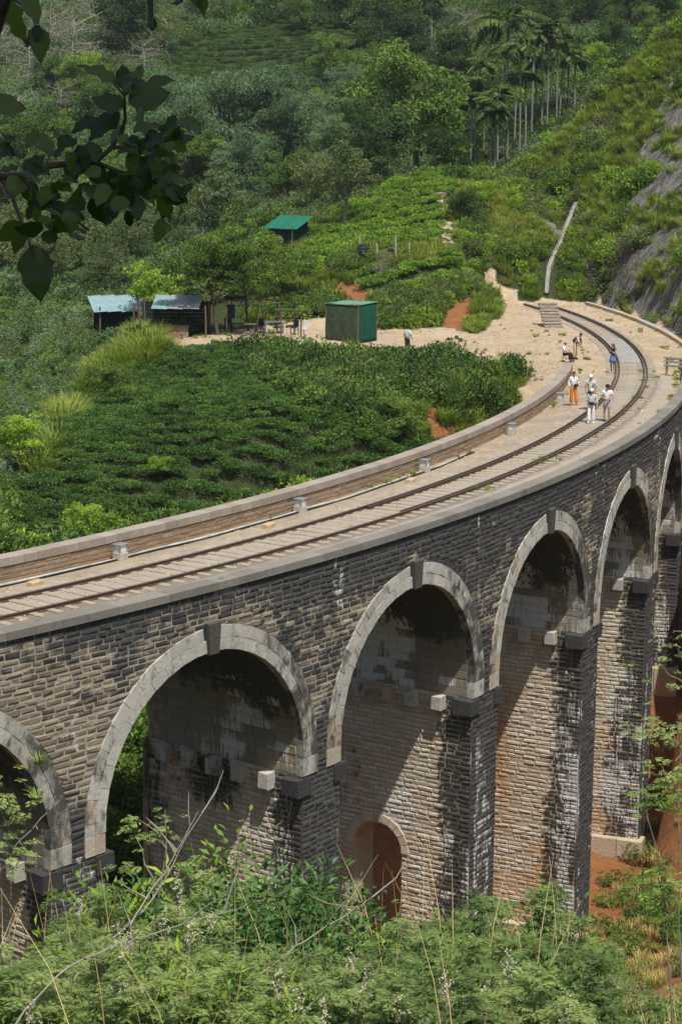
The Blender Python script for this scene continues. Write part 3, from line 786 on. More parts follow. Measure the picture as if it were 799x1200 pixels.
while s < S_MAX-0.2:                                 # coping of the outer parapet
    L = 0.95+0.25*random.random(); e = min(s+L, S_MAX); g = 0.006
    z0, z1 = -0.25, 0.0+0.006*(random.random()-0.5)
    f_ = [cyl(s+g, RO-0.46, z1), cyl(s+g, RO+0.115, z1), cyl(e-g, RO+0.115, z1), cyl(e-g, RO-0.46, z1)]
    b_ = [cyl(s+g, RO-0.46, z0), cyl(s+g, RO+0.115, z0), cyl(e-g, RO+0.115, z0), cyl(e-g, RO-0.46, z0)]
    add_block('coping_stone', b_, f_, (0.15+0.25*random.random(), 0.1, 0, random.random()), M['coping'], bridge, 0.012)
    s = e
in_par = ring_band('inner_parapet', RI+0.02, RI+0.47, -2.0, 0.0, S_MIN, S_INNER_END, M['mortar'], bridge, st=(0.15, 0.05, 0.3, 0.5))
s = S_MIN
while s < S_INNER_END-0.2:                           # coping of the inner parapet
    L = 0.60+0.12*random.random(); e = min(s+L, S_INNER_END); g = 0.007
    z0, z1 = -0.02, 0.25+0.006*(random.random()-0.5)
    r0, r1 = RI-0.02, RI+0.52
    f_ = [cyl(s+g, r0, z1), cyl(s+g, r1, z1), cyl(e-g, r1, z1), cyl(e-g, r0, z1)]
    b_ = [cyl(s+g, r0, z0), cyl(s+g, r1, z0), cyl(e-g, r1, z0), cyl(e-g, r0, z0)]
    add_block('coping_stone', b_, f_, (0.10+0.22*random.random(), 0.12*random.random(), 0, random.random()), M['parapet_coping'], bridge, 0.014)
    s = e
pc, pn, pa = [], [], []
zz = -0.025
for c in range(4):                                   # rough courses below that coping
    za, zb = zz-0.15, zz; zz = za
    s = S_MIN+random.random()*0.4
    while s < S_INNER_END-0.3:
        e = s+0.38+0.3*random.random(); e = min(e, S_INNER_END)
        pc.append([cyl(e, RI+0.47, za), cyl(s, RI+0.47, za), cyl(s, RI+0.47, zb), cyl(e, RI+0.47, zb)]); pn.append(nrm_s(np.array([(s+e)/2]))[0]); s = e
pc = np.array(pc)[:, [1, 0, 3, 2]]; pn = np.array(pn)
STONES = {'parapet': []}
make_stones(pc, pn, np.full(len(pc), 0.018), pack(0.12+0.3*(RNG.random(len(pc))-0.4), np.full(len(pc), 0.05), 0.2*(RNG.random(len(pc)) < 0.3), len(pc)), 'parapet', 0.005, 0.02)
V, A = STONES['parapet'][0]
o = link('parapet_stonework', mesh_np('parapet_stonework', V.reshape(-1, 3), (SF[None]+np.arange(len(V))[:, None, None]*12).reshape(-1, 4), np.repeat(A, 12, 0), mat=M['parapet']), parent=bridge)
tag(o, kind='stuff')
# ------------------------------------------------------------------ deck, railway, small fittings
t = NT('deck_gravel'); p = t.pos(); n2 = t.noise(3.0, 8, 0.78, p); n4 = t.noise(40.0, 3, 0.7, p); n5 = t.noise(0.7, 5, 0.65, p)
c = t.ramp(t.math('ADD', t.math('MULTIPLY', n2, 0.6), t.math('MULTIPLY', n5, 0.4)), [(0.34, (0.22, 0.175, 0.12)), (0.44, (0.36, 0.285, 0.195)), (0.53, (0.47, 0.38, 0.27)), (0.62, (0.58, 0.48, 0.35))])
sx = t.n('ShaderNodeSeparateXYZ'); t.l(p, sx.inputs[0])
rad = t.math('SQRT', t.math('ADD', t.math('MULTIPLY', sx.outputs[0], sx.outputs[0]), t.math('MULTIPLY', sx.outputs[1], sx.outputs[1])))
def rband(a, b):
    mr = t.n('ShaderNodeMapRange', interpolation_type='SMOOTHSTEP'); t.l(t.math('ADD', rad, t.math('MULTIPLY', t.math('SUBTRACT', n2, 0.5), 0.5)), mr.inputs['Value']); mr.inputs['From Min'].default_value = a; mr.inputs['From Max'].default_value = b; return mr.outputs[0]
c = t.mix(t.math('MULTIPLY', n4, 0.45), c, (0.22, 0.20, 0.16))
c = t.mix(t.math('MULTIPLY', t.math('MULTIPLY', rband(109.75, 109.95), 0.5), 1.0), c, (0.42, 0.365, 0.285))     # oil and dust between the rails
c = t.mix(t.math('MULTIPLY', t.math('MULTIPLY', rband(111.5, 111.75), t.math('SUBTRACT', 1.0, rband(112.1, 112.5))), 0.62), c, (0.14, 0.105, 0.068)); t.col(c)                     # dark soil outside the outer rail; t.rough(0.95, 0.1)
t.bump(t.math('ADD', n4, n2), 0.6, 0.03); M['gravel'] = t.m
M['rail'] = mat_simple('rusted_rail', (0.055, 0.036, 0.024), (0.12, 0.075, 0.045), 9.0, 0.55, 0.5, 0.2)
M['rail_top'] = mat_simple('worn_rail_head', (0.12, 0.10, 0.085), (0.20, 0.17, 0.145), 12.0, 0.4, 0.5, 0.05, metal=0.4)
M['timber'] = mat_simple('weathered_sleeper', (0.22, 0.185, 0.14), (0.46, 0.41, 0.335), 3.0, 0.9, 0.15, 0.5, stretch=(1.0, 9.0, 9.0))
M['old_wood'] = mat_simple('dark_old_wood', (0.09, 0.065, 0.045), (0.20, 0.155, 0.11), 4.0, 0.9, 0.15, 0.5, stretch=(1, 8, 8))
M['concrete'] = mat_simple('pale_concrete', (0.36, 0.33, 0.28), (0.52, 0.49, 0.43), 3.0, 0.9, 0.2, 0.3)
M['grey_concrete'] = mat_simple('grey_concrete_slab', (0.25, 0.24, 0.22), (0.38, 0.365, 0.33), 2.5, 0.9, 0.2, 0.35)
M['white_paint'] = mat_simple('dirty_white_paint', (0.58, 0.57, 0.53), (0.78, 0.77, 0.74), 5.0, 0.6, 0.3, 0.1)
M['pipe'] = mat_simple('pvc_pipe', (0.26, 0.25, 0.22), (0.58, 0.57, 0.53), 2.0, 0.5, 0.3, 0.05)
M['black_plastic'] = mat_simple('black_plastic', (0.008, 0.009, 0.011), (0.022, 0.024, 0.028), 3.0, 0.45, 0.4, 0.05)
M['tan_block'] = mat_simple('tan_stone_block', (0.42, 0.30, 0.17), (0.58, 0.44, 0.27), 5.0, 0.9, 0.15, 0.4)
M['steel'] = mat_simple('galvanised_steel', (0.30, 0.31, 0.32), (0.46, 0.47, 0.48), 5.0, 0.45, 0.5, 0.08, metal=0.5)
tg = NT('lamp_glass'); tg.col((0.72, 0.76, 0.78)); tg.rough(0.12, 0.6); tg.b.inputs['Metallic'].default_value = 0.25; M['lamp_glass'] = tg.m

RT_O, RT_I = 111.60, 109.85; RC = (RT_O+RT_I)/2; ZR = -0.285
S_TR0, S_TR1 = S_MIN-10, (R_(-19.0)-T0)*RO
# deck surface: ring of gravel, finely divided with uneven height
S_DECK1 = (R_(-43.2)-T0)*RO
sg = np.arange(S_MIN-2, S_DECK1+0.25, 0.5); rg = np.linspace(RI+0.45, RO-0.39, 18)
SS, RR = np.meshgrid(sg, rg, indexing='ij')
P = cyl(SS.ravel(), RR.ravel(), 0.0); P[:, 2] = ZDECK+0.012-0.13*sstep(109.1, 107.7, np.hypot(P[:, 0], P[:, 1]))*sstep(-46.0, -50.0, np.degrees(np.arctan2(P[:, 1], P[:, 0])))+(fbm(P[:, 0]/0.9, P[:, 1]/0.9, seed=71)-0.5)*0.05
ii = np.arange(P.shape[0]).reshape(SS.shape)
deck = link('deck', mesh_np('deck', P, np.stack([ii[:-1, :-1].ravel(), ii[1:, :-1].ravel(), ii[1:, 1:].ravel(), ii[:-1, 1:].ravel()], 1), mat=M['gravel'], smooth=True), parent=bridge)

track = empty('railway_track', tuple(cyl(0.0, RC, ZDECK)))
tag(track, 'single curved railway track with rusty rails on pale weathered sleepers', 'railway track')
tinv = Matrix.Translation(Vector(-np.array(track.location)))
def sweep(prof, r, s0, s1, step=0.6):
    n = int((s1-s0)/step)+2; s_ = np.linspace(s0, s1, n); m_ = len(prof); V = []
    for q, zz in prof: V.append(cyl(s_, r+q, ZR+zz))
    V = np.concatenate(V)-np.array(track.location); i = np.arange(n-1)
    F = np.concatenate([np.stack([a*n+i, a*n+i+1, b*n+i+1, b*n+i], 1) for a, b in ((j, (j+1) % m_) for j in range(m_))])
    return V, F
RAILP = [(-0.065, -0.135), (0.065, -0.135), (0.065, -0.12), (0.010, -0.10), (0.010, -0.035), (0.036, -0.03), (0.036, -0.004), (0.03, 0.0), (-0.03, 0.0), (-0.036, -0.004), (-0.036, -0.03), (-0.010, -0.035), (-0.010, -0.10), (-0.065, -0.12)]
for r, nm in ((RT_O, 'rail'), (RT_I, 'rail')):
    V, F = sweep(RAILP, r, S_TR0, S_TR1); o = link(nm, mesh_np(nm, V, F, mat=M['rail']), parent=track)
    V, F = sweep([(-0.028, 0.0005), (0.028, 0.0005), (0.024, 0.006), (-0.024, 0.006)], r, S_TR0, S_TR1)
    link('rail_head', mesh_np('rail_head', V, F, mat=M['rail_top']), parent=o)
for r in (RT_O-0.17, RT_I+0.17):
    V, F = sweep(RAILP, r, (R_(-66)-T0)*RO, S_TR1); link('check_rail', mesh_np('check_rail', V, F, mat=M['rail']), parent=track)
slp = MB(); slp.box((0, 0, 0), (2.74, 0.25, 0.16), bev=0.012); sl_me = [slp.mesh('sleeper', M['timber'])]
for _ in range(3):
    q = MB(); q.box((0.04*random.uniform(-1, 1), 0, 0), (2.74+random.uniform(-.12, .1), 0.25+random.uniform(-.03, .02), 0.16), bev=0.018); sl_me.append(q.mesh('sleeper', M['timber']))
s = S_MIN; n_sl = 0
while s < (R_(-20)-T0)*RO and n_sl < 298:
    a = float(ang(s)); pos = cyl(s, RC+random.uniform(-.05, .05), ZDECK-0.035+random.uniform(-.01, .012))-np.array(track.location)
    link('sleeper', random.choice(sl_me), parent=track, loc=tuple(pos), rot=(0, 0, a+random.uniform(-.02, .02))); n_sl += 1
    s += 0.66+random.uniform(-.04, .04)
# paved strip between the rails by the end of the viaduct
for s0 in np.arange((R_(-40.5)-T0)*RO, (R_(-34.0)-T0)*RO, 1.02):
    b_ = [cyl(s0+g, r, ZDECK-0.02) for g, r in ((0.01, RT_I+0.26), (0.01, RT_O-0.26), (1.0, RT_O-0.26), (1.0, RT_I+0.26))]
    f_ = [q+np.array([0, 0, 0.10+random.uniform(0, .01)]) for q in b_]
    b_ = [q-np.array(track.location) for q in b_]; f_ = [q-np.array(track.location) for q in f_]
    V = np.array(b_+f_); link('paving_slab', mesh_np('paving_slab', V, np.array(block8(V)), mat=M['grey_concrete']), parent=track)

def deck_at(px, py, z=ZDECK):
    v = FWD+RGT*(px-399.5)/FPX+UPV*(600-py)/FPX; return CAM+v*(z-CAM[2])/v[2]
# lamp boxes along the inner parapet
def lamp(px, py, label, rmin=107.95):
    p_ = deck_at(px, py); a = math.atan2(p_[1], p_[0]); r = 107.86
    e = empty('lamp_box', (r*math.cos(a), r*math.sin(a), ZDECK-0.11), a); tag(e, label, 'lamp', 'lamp boxes along the inner parapet')
    b = MB(); b.box((0, 0, 0.13), (0.36, 0.40, 0.26), bev=0.015); b.build('base', M['concrete'], e)
    h = MB()
    for x in (-.15, .15):
        for y in (-.17, .17): h.box((x, y, 0.39), (0.035, 0.035, 0.26))
    h.box((0, 0, 0.535), (0.38, 0.42, 0.03), bev=0.008); hs = h.build('housing', M['steel'], e)
    g = MB(); g.box((0, 0, 0.388), (0.27, 0.31, 0.25), bev=0.01); g.build('glass_panel', M['lamp_glass'], hs)
lamp(157, 655, 'grey lamp box by the inner parapet, nearest to the left edge')
lamp(373, 600, 'grey lamp box on a white base by the parapet, second from the left')
lamp(515, 552, 'grey lamp box by the parapet, third from the left')
lamp(604, 507, 'grey lamp box by the parapet behind the person in orange trousers')
lamp(657, 470, 'small grey lamp box near the far end of the inner parapet')
# pipes along the foot of the parapet
for j, (r, rad, mt, nm, lb) in enumerate(((107.80, 0.045, 'pipe', 'water_pipe', 'white plastic pipe lying along the foot of the inner parapet'), (107.92, 0.035, 'black_plastic', 'cable_duct', 'thin black hose beside the white pipe on the deck'))):
    pts = [cyl(s_, r+0.05*math.sin(s_*0.7+j), ZDECK-0.07+0.01*math.sin(s_*1.3)) for s_ in np.arange(S_MIN, (R_(-58)-T0)*RO, 0.8)]
    q = MB(); q.tube(pts, rad, 7); tag(q.build(nm, M[mt], smooth=True), lb, 'pipe')
for px, py, lb in ((42, 686, 'tan stone block on the white pipe near the left edge'), (315, 618, 'tan stone block holding the pipe below the second lamp box'), (481, 565, 'pale flat stone block on the deck left of the third lamp box')):
    p_ = deck_at(px, py); a = math.atan2(p_[1], p_[0]); q = MB(); q.box((0, 0, 0.11), (0.30, 0.55, 0.22), bev=0.03)
    tag(q.build('stone_block', M['tan_block'], loc=(p_[0], p_[1], ZDECK-0.06), rot=(0, 0, a+0.15)), lb, 'stone block')
# white marker post by the outer rail
p_ = deck_at(752, 497); a = math.atan2(p_[1], p_[0]); e = empty('marker_post', (p_[0], p_[1], ZDECK), a+math.pi/2)
tag(e, 'small white marker post with a crossbar on the outer edge of the track', 'marker post')
q = MB(); q.box((0, 0, 0.32), (0.07, 0.07, 0.66), bev=0.01); q.build('post', M['white_paint'], e)
q = MB(); q.box((-0.14, 0, 0.60), (0.42, 0.06, 0.14), bev=0.01); q.build('crossbar', M['white_paint'], e)
# low kerb between track and cutting
kerb = empty('drain_kerb', tuple(cyl((R_(-36)-T0)*RO, 114.9, ZDECK))); tag(kerb, 'low pale concrete drain kerb between the track and the rock cutting', 'kerb')
kl = np.array(kerb.location)
for s0 in np.arange((R_(-41)-T0)*RO, (R_(-21)-T0)*RO, 1.5):
    b_ = [cyl(s0+g, r, ZDECK-0.05)-kl for g, r in ((0.01, 114.7), (0.01, 115.05), (1.49, 115.05), (1.49, 114.7))]; f_ = [w+np.array([0, 0, 0.27+random.uniform(-.02, .02)]) for w in b_]
    V = np.array(b_+f_); link('kerb_block', mesh_np('kerb_block', V, np.array(block8(V)), mat=M['tan_block'] if random.random() < .35 else M['concrete']), parent=kerb)
# timber steps up to the knoll beside the inner rail
p_ = deck_at(648, 384); st_a = math.atan2(FWD[1], FWD[0])
e = empty('timber_steps', (p_[0], p_[1], ZDECK), st_a-math.pi/2+0.15); tag(e, 'flight of old timber sleeper steps at the far bend of the track', 'steps')
for j in range(8):
    q = MB(); q.box((0.02*random.uniform(-1, 1), 0.25*j, 0.08+0.20*j), (1.3, 0.26, 0.15), rz=random.uniform(-.03, .03), bev=0.015); q.build('step', M['timber'], e)
    q = MB(); q.box((0.0, 0.25*j+0.17, 0.02+0.20*j), (1.24, 0.30, 0.13)); q.build('riser_fill', M['gravel'], e)
# weathered timber barrier at the right-hand edge of the line
p_ = deck_at(797, 441); e = empty('timber_barrier', (p_[0], p_[1], ZDECK), math.atan2(p_[1], p_[0])-0.5); tag(e, 'weathered pale timber barrier beside the path at the right edge', 'barrier')
for x in (-0.9, 0.0, 0.9, 1.8):
    q = MB(); q.box((x, 0, 0.5), (0.10, 0.10, 1.0), bev=0.01); q.build('post', M['timber'], e)
for z in (0.55, 0.78, 0.98):
    q = MB(); q.box((0.45, -0.07, z), (3.0, 0.05, 0.13), bev=0.01); q.build('rail', M['timber'], e)
# concrete chute down the spur
pts = [on_ground(px, py, 100)[0] for px, py in ((676, 240), (670, 252), (665, 264), (660, 276), (655, 290), (648, 304), (643, 318), (641, 332), (640, 347))]
CHUTE = np.concatenate([np.linspace(a_, b_, 6) for a_, b_ in zip(pts[:-1], pts[1:])]); e = empty('drain_chute', tuple(pts[-1])); tag(e, 'narrow pale concrete drain chute running down the grassy cutting', 'drain')
for a_, b_ in zip(pts[:-1], pts[1:]):
    d_ = b_-a_; L = np.linalg.norm(d_); d_ = d_/L; sd = np.cross(d_, [0, 0, 1.0]); sd /= np.linalg.norm(sd); up = np.cross(sd, d_); w = 0.15
    prof = [(-w, 0.18), (-w*0.6, 0.20), (-w*0.5, 0.06), (w*0.5, 0.06), (w*0.6, 0.20), (w, 0.18), (w, -0.3), (-w, -0.3)]
    V = np.array([q+sd*x+up*(y+0.15) for q in (a_, b_+d_*0.05) for x, y in prof])-np.array(e.location); m_ = len(prof)
    F = [[j, (j+1) % m_, m_+(j+1) % m_, m_+j] for j in range(m_)]
    link('chute_section', mesh_np('chute_section', V, np.array(F), mat=M['grey_concrete']), parent=e)
# ------------------------------------------------------------------ shacks, tank, netting, house
def mat_corrugated(name, ca, cb, axis_scale, rough=0.45):
    t = NT(name); tc = t.n('ShaderNodeTexCoord').outputs['Object']
    n = t.noise(1.6, 5, 0.65, tc); t.col(t.ramp(n, [(0.32, ca), (0.68, cb)])); t.rough(rough, 0.4); t.b.inputs['Metallic'].default_value = 0.15
    return t.m
M['blue_sheet'] = mat_corrugated('pale_blue_roof_sheet', (0.24, 0.36, 0.38), (0.36, 0.50, 0.52), 8)
M['white_sheet'] = mat_corrugated('pale_grey_roof_sheet', (0.30, 0.33, 0.35), (0.46, 0.48, 0.49), 8)
M['green_sheet'] = mat_corrugated('green_roof_sheet', (0.010, 0.12, 0.075), (0.025, 0.20, 0.125), 8)
M['green_wall'] = mat_simple('dark_green_wall', (0.010, 0.035, 0.028), (0.02, 0.06, 0.048), 3.0, 0.8, 0.2, 0.2)
M['net_dark'] = mat_simple('olive_shade_net', (0.035, 0.055, 0.032), (0.075, 0.10, 0.058), 5.0, 0.95, 0.1, 0.5, bscale=60)
M['net_teal'] = mat_simple('teal_shade_net', (0.010, 0.062, 0.042), (0.020, 0.105, 0.070), 4.0, 0.9, 0.1, 0.5, bscale=60)
M['net_top'] = mat_simple('pale_green_net', (0.10, 0.22, 0.15), (0.18, 0.32, 0.23), 4.0, 0.9, 0.1, 0.4)
M['dark_cloth'] = mat_simple('dark_cloth', (0.012, 0.014, 0.018), (0.03, 0.034, 0.04), 6.0, 0.9, 0.1, 0.3)
M['orange_fruit'] = mat_simple('orange_fruit', (0.55, 0.17, 0.02), (0.70, 0.30, 0.04), 9.0, 0.5, 0.4, 0.1)
M['white_plastic'] = mat_simple('white_plastic', (0.68, 0.68, 0.66), (0.80, 0.80, 0.78), 4.0, 0.4, 0.4, 0.0)
M['ply'] = mat_simple('old_plywood', (0.20, 0.145, 0.09), (0.34, 0.26, 0.17), 3.0, 0.85, 0.2, 0.3, stretch=(1, 5, 1))
CAMZ = math.atan2(FWD[1], FWD[0])-math.pi/2        # heading: local +y looks away from the camera, +x to its right

def corrugated(name, w, l, mat, parent, loc, rot, wave=0.09, amp=0.014):
    """sheet with its ridges along y, seen edge on as waves"""
    nx = int(w/wave*4)+1; xs = np.linspace(-w/2, w/2, nx); zs = amp*np.sin(xs/wave*2*math.pi); V = []
    for y in (-l/2, l/2):
        for o in (0.0, -0.004): V += [(x, y, z+o) for x, z in zip(xs, zs)]
    V = np.array(V); i = np.arange(nx-1)
    F = np.concatenate([np.stack([i, i+1, 2*nx+i+1, 2*nx+i], 1), np.stack([nx+i+1, nx+i, 3*nx+i, 3*nx+i+1], 1), np.stack([i+1, i, nx+i, nx+i+1], 1), np.stack([2*nx+i, 2*nx+i+1, 3*nx+i+1, 3*nx+i], 1)])
    return link(name, mesh_np(name, V, F, mat=mat), parent=parent, loc=loc, rot=rot)

TERR = {}
def terr(px, py, d0=110): p_, D = on_ground(px, py, d0); return p_, D
# --- tea shack at the left end of the terrace
p_, D = terr(205, 398)
e = empty('refreshment_shack', tuple(p_), CAMZ); tag(e, 'open timber refreshment shack with metal sheet roof at the left end of the terrace', 'shack')
for x in (-2.6, -2.2, 2.0):
    for y in (-0.2, 3.0):
        q = MB(); q.tube([(x+random.uniform(-.05, .05), y, -0.4), (x, y, 1.2), (x+random.uniform(-.05, .05), y, 2.3 if x < 0 else 2.2)], [0.07, 0.065, 0.055], 7); q.build('post', M['old_wood'], e)
q = MB()
for z in range(9): q.box((-0.1, 3.05, 0.12+0.24*z), (4.4, 0.04, 0.225)); 
q.build('back_wall', M['dark_cloth'], e)
for j in range(3): corrugated('roof_sheet', 1.0, 3.6, M['white_sheet'] if j else M['blue_sheet'], e, (-0.95+1.02*j, 1.3, 2.28+0.01*j+0.015*random.random()), (R_(9), R_(2), 0))
q = MB(); q.box((-0.4, 0.5, 0.82), (2.6, 0.6, 0.06), bev=0.01); q.box((-0.4, 0.25, 0.4), (2.5, 0.04, 0.74)); q.build('counter', M['ply'], e)
for j in range(9):
    q = MB(); q.lathe([(0.0, -0.045), (0.032, -0.03), (0.046, 0), (0.032, 0.03), (0.0, 0.045)], (0, 0, 0), 8)
    if j == 0: fr = q.mesh('fruit', M['orange_fruit'])
    o = link('orange_fruit', fr, loc=tuple(np.array(Matrix.Translation(Vector(p_)) @ Matrix.Rotation(CAMZ, 4, 'Z') @ Vector((-1.25+0.125*j, 0.36, 0.895)))), smooth=True)
    o.scale = (1.3, 1.3, 1.3); tag(o, '%s orange fruit in the row on the shack counter' % ('leftmost' if j == 0 else ['', 'second', 'third', 'fourth', 'fifth', 'sixth', 'seventh', 'eighth', 'rightmost'][j]), 'fruit', 'orange fruit on the shack counter')
q = MB(); q.box((-0.6, -0.75, 0.42), (2.6, 0.28, 0.05), bev=0.01)
for x in (-1.7, 0.5): q.box((x, -0.75, 0.2), (0.08, 0.22, 0.4))
tag(q.build('plank_bench', M['old_wood'], loc=tuple(p_), rot=(0, 0, CAMZ)), 'rough plank bench in front of the refreshment shack', 'bench')
# --- lean-to roof of blue sheets further left
p2, D = terr(140, 398, 118); p2 = p2+np.array([0, 0, 0.2])
e = empty('lean_to', tuple(p2), CAMZ+0.25); tag(e, 'low lean-to with pale blue metal roof above the tall grass', 'shelter')
for x in (-1.4, 1.5):
    for y in (-0.9, 1.6):
        q = MB(); q.tube([(x, y, -0.6), (x, y, 2.1)], [0.07, 0.06], 7); q.build('post', M['old_wood'], e)
for j in range(4): corrugated('roof_sheet', 0.92, 3.0, M['blue_sheet'], e, (-1.4+0.93*j, 0.3, 2.2+0.012*(j % 2)), (R_(16), R_(-4), 0))
q = MB(); q.box((0.0, 1.55, 0.9), (3.0, 0.05, 2.0)); q.build('back_wall', M['dark_cloth'], e)
p3, D = terr(205, 372, 125)
e = empty('roof_awning', (p3[0], p3[1], p3[2]), CAMZ-0.2); tag(e, 'small pale blue metal awning half hidden behind the bright green tree', 'awning')
for x in (-0.6, 0.6):
    q = MB(); q.tube([(x, 0, -0.3), (x, 0, 3.05)], 0.05, 6); q.build('post', M['old_wood'], e)
corrugated('roof_sheet', 1.5, 1.8, M['blue_sheet'], e, (0, 0, 3.15), (R_(18), R_(6), 0))
# --- open pole shelter with table and benches
p4, D = terr(300, 394, 120)
e = empty('pole_shelter', tuple(p4), CAMZ+0.05); tag(e, 'open pole shelter with a thin beam beside the white table', 'shelter')
for x, y, h in ((-1.9, 0.2, 2.3), (0.1, 0.1, 2.2), (1.6, -0.3, 1.75), (2.9, 0.5, 1.7), (-1.6, 2.2, 2.3), (1.4, 2.3, 2.1)):
    q = MB(); q.tube([(x, y, -0.3), (x+0.03, y, h)], [0.06, 0.05], 7); q.build('post', M['old_wood'], e)
for a_, b_ in (((-2.2, 0.2, 2.3), (1.5, 0.0, 2.15)), ((1.2, -0.3, 1.75), (3.6, 0.5, 1.68)), ((-1.8, 2.2, 2.28), (1.7, 2.3, 2.1)), ((-1.9, 0.1, 2.33), (-1.6, 2.4, 2.33))):
    q = MB(); q.tube([a_, b_], [0.045, 0.04], 6); q.build('beam', M['old_wood'], e)
q = MB(); q.box((-1.3, 1.2, 2.36), (1.5, 2.6, 0.03), bev=0.005); q.build('roof_board', M['dark_cloth'], e)
q = MB(); q.box((-1.6, 0.35, 1.55), (0.5, 0.03, 0.9)); q.build('hanging_cloth', M['dark_cloth'], e)
def table(px, py, w, d_, h, mt, label, rz=0.0):
    p_, D = terr(px, py, 118); e = empty('table', tuple(p_), CAMZ+rz); tag(e, label, 'table')
    q = MB(); q.box((0, 0, h), (w, d_, 0.05), bev=0.01); q.build('table_top', M[mt], e)
    for x in (-1, 1):
        for y in (-1, 1): q = MB(); q.box((x*(w/2-.08), y*(d_/2-.08), h/2-0.01), (0.07, 0.07, h)); q.build('leg', M[mt], e)
table(322, 391, 1.35, 0.8, 0.80, 'white_plastic', 'white table with thin legs under the pole shelter', 0.2)
table(285, 391, 1.8, 0.8, 0.62, 'old_wood', 'dark low wooden table left of the white table', -0.1)
table(335, 384, 1.5, 0.8, 0.66, 'dark_cloth', 'black covered table behind the white table', 0.1)
def stool(px, py, mt, lb):
    p_, D = terr(px, py, 118); e = empty('chair', tuple(p_), CAMZ+random.uniform(-.6, .6)); tag(e, lb, 'chair')
    q = MB(); q.box((0, 0, 0.44), (0.42, 0.42, 0.04), bev=0.01); q.build('seat', M[mt], e)
    q = MB(); q.box((0, 0.2, 0.72), (0.42, 0.035, 0.45), bev=0.01); q.build('backrest', M[mt], e)
    for x in (-.18, .18):
        for y in (-.18, .18): q = MB(); q.box((x, y, 0.21), (0.045, 0.045, 0.43)); q.build('leg', M[mt], e)
stool(304, 391, 'dark_cloth', 'black chair between the dark table and the white table')
stool(345, 392, 'dark_cloth', 'black chair to the right of the white table')
stool(357, 393, 'white_plastic', 'white plastic chair at the right end of the shelter')
stool(268, 390, 'dark_cloth', 'black chair at the left end of the dark low table')
# --- netted booth
p5, D = terr(419, 403, 118)
e = empty('netted_booth', tuple(p5), CAMZ-R_(32)); tag(e, 'box-shaped booth wrapped in green shade netting on the sandy terrace', 'booth')
w1, w2, hh = 2.45, 2.35, 2.45    # near corner at the origin: one wall runs left, one runs back to the right
def sag_wall(a, b, h, mt, name, off):
    n, k_ = 14, 10; V = []
    a = np.array(a); b = np.array(b); nr = np.cross(b-a, [0, 0, 1.0]); nr /= np.linalg.norm(nr)
    for j in range(k_+1):
        for i in range(n+1):
            f = i/n; g = j/k_; bow = 0.05*math.sin(math.pi*f)*math.sin(math.pi*g)+0.025*math.sin(f*19+g*5+off)*math.sin(math.pi*g)
            V.append(a+(b-a)*f+np.array([0, 0, h*g+0.03*math.sin(f*9+off)*g])+nr*bow)
    V = np.array(V); ii = np.arange((n+1)*(k_+1)).reshape(k_+1, n+1)
    F = np.stack([ii[:-1, :-1].ravel(), ii[:-1, 1:].ravel(), ii[1:, 1:].ravel(), ii[1:, :-1].ravel()], 1)
    o = link(name, mesh_np(name, V, F, mat=M[mt], smooth=True), parent=e)
    so = o.modifiers.new('thick', 'SOLIDIFY'); so.thickness = 0.02; so.offset = -1
sag_wall((-w1, 0, 0), (0, 0, 0), hh, 'net_dark', 'net_wall', 0.3); sag_wall((0, 0, 0), (0, w2, 0), hh, 'net_teal', 'net_wall', 1.7)
sag_wall((0, w2, 0), (-w1, w2, 0), hh, 'net_dark', 'net_wall', 2.3); sag_wall((-w1, w2, 0), (-w1, 0, 0), hh, 'net_teal', 'net_wall', 3.1)
V = np.array([(-w1-.06, -.06, hh-0.02), (0.06, -.06, hh), (0.06, w2+.06, hh+0.05), (-w1-.06, w2+.06, hh), (-w1/2, w2/2, hh-0.06)])
o = link('net_roof', mesh_np('net_roof', V, np.array([[0, 1, 4], [1, 2, 4], [2, 3, 4], [3, 0, 4]]), mat=M['net_top']), parent=e); so = o.modifiers.new('thick', 'SOLIDIFY'); so.thickness = 0.02
for x, y in ((-w1, 0), (0, 0), (0, w2), (-w1, w2)):
    q = MB(); q.tube([(x*0.985, 0.02+y*0.97, -0.3), (x*0.985, 0.02+y*0.97, hh+0.06)], 0.045, 6); q.build('corner_post', M['old_wood'], e)
# --- black water tank, posts and brushwood on the knoll
p6, D = terr(425, 309, 130)
e = empty('water_tank', tuple(p6), 0); tag(e, 'black ribbed plastic water tank standing on the knoll below the tea', 'water tank')
prof = [(0.40, -0.1)]
for j in range(5): prof += [(0.44, 0.06+0.2*j), (0.44, 0.14+0.2*j), (0.415, 0.17+0.2*j), (0.415, 0.23+0.2*j)]
prof += [(0.44, 1.06), (0.42, 1.14), (0.30, 1.24), (0.24, 1.26)]
q = MB(); q.lathe(prof, n=20); q.build('body', M['black_plastic'], e)
q = MB(); q.lathe([(0.25, 1.25), (0.25, 1.33), (0.22, 1.36), (0.0, 1.37)], n=16); q.build('lid', M['black_plastic'], e)
for px, py, h, lb in ((421, 296, 1.2, 'grey post just left of the water tank'), (441, 307, 1.25, 'short grey post right of the water tank'), (463, 307, 1.9, 'tallest grey post of the row beyond the brushwood'), (479, 304, 1.2, 'grey post at the right end of the row')):
    p_, D = terr(px, py, 130); q = MB(); q.tube([(0, 0, -0.3), (0.03, 0, h*0.5), (0.02, 0.02, h)], [0.06, 0.055, 0.05], 6)
    tag(q.build('fence_post', M['concrete'], loc=tuple(p_), smooth=False), lb, 'post', 'posts on the knoll')
M['dead_wood'] = mat_simple('bleached_twigs', (0.20, 0.18, 0.15), (0.38, 0.35, 0.30), 5.0, 0.9, 0.15, 0.2)
p_, D = terr(450, 306, 130); q = MB()
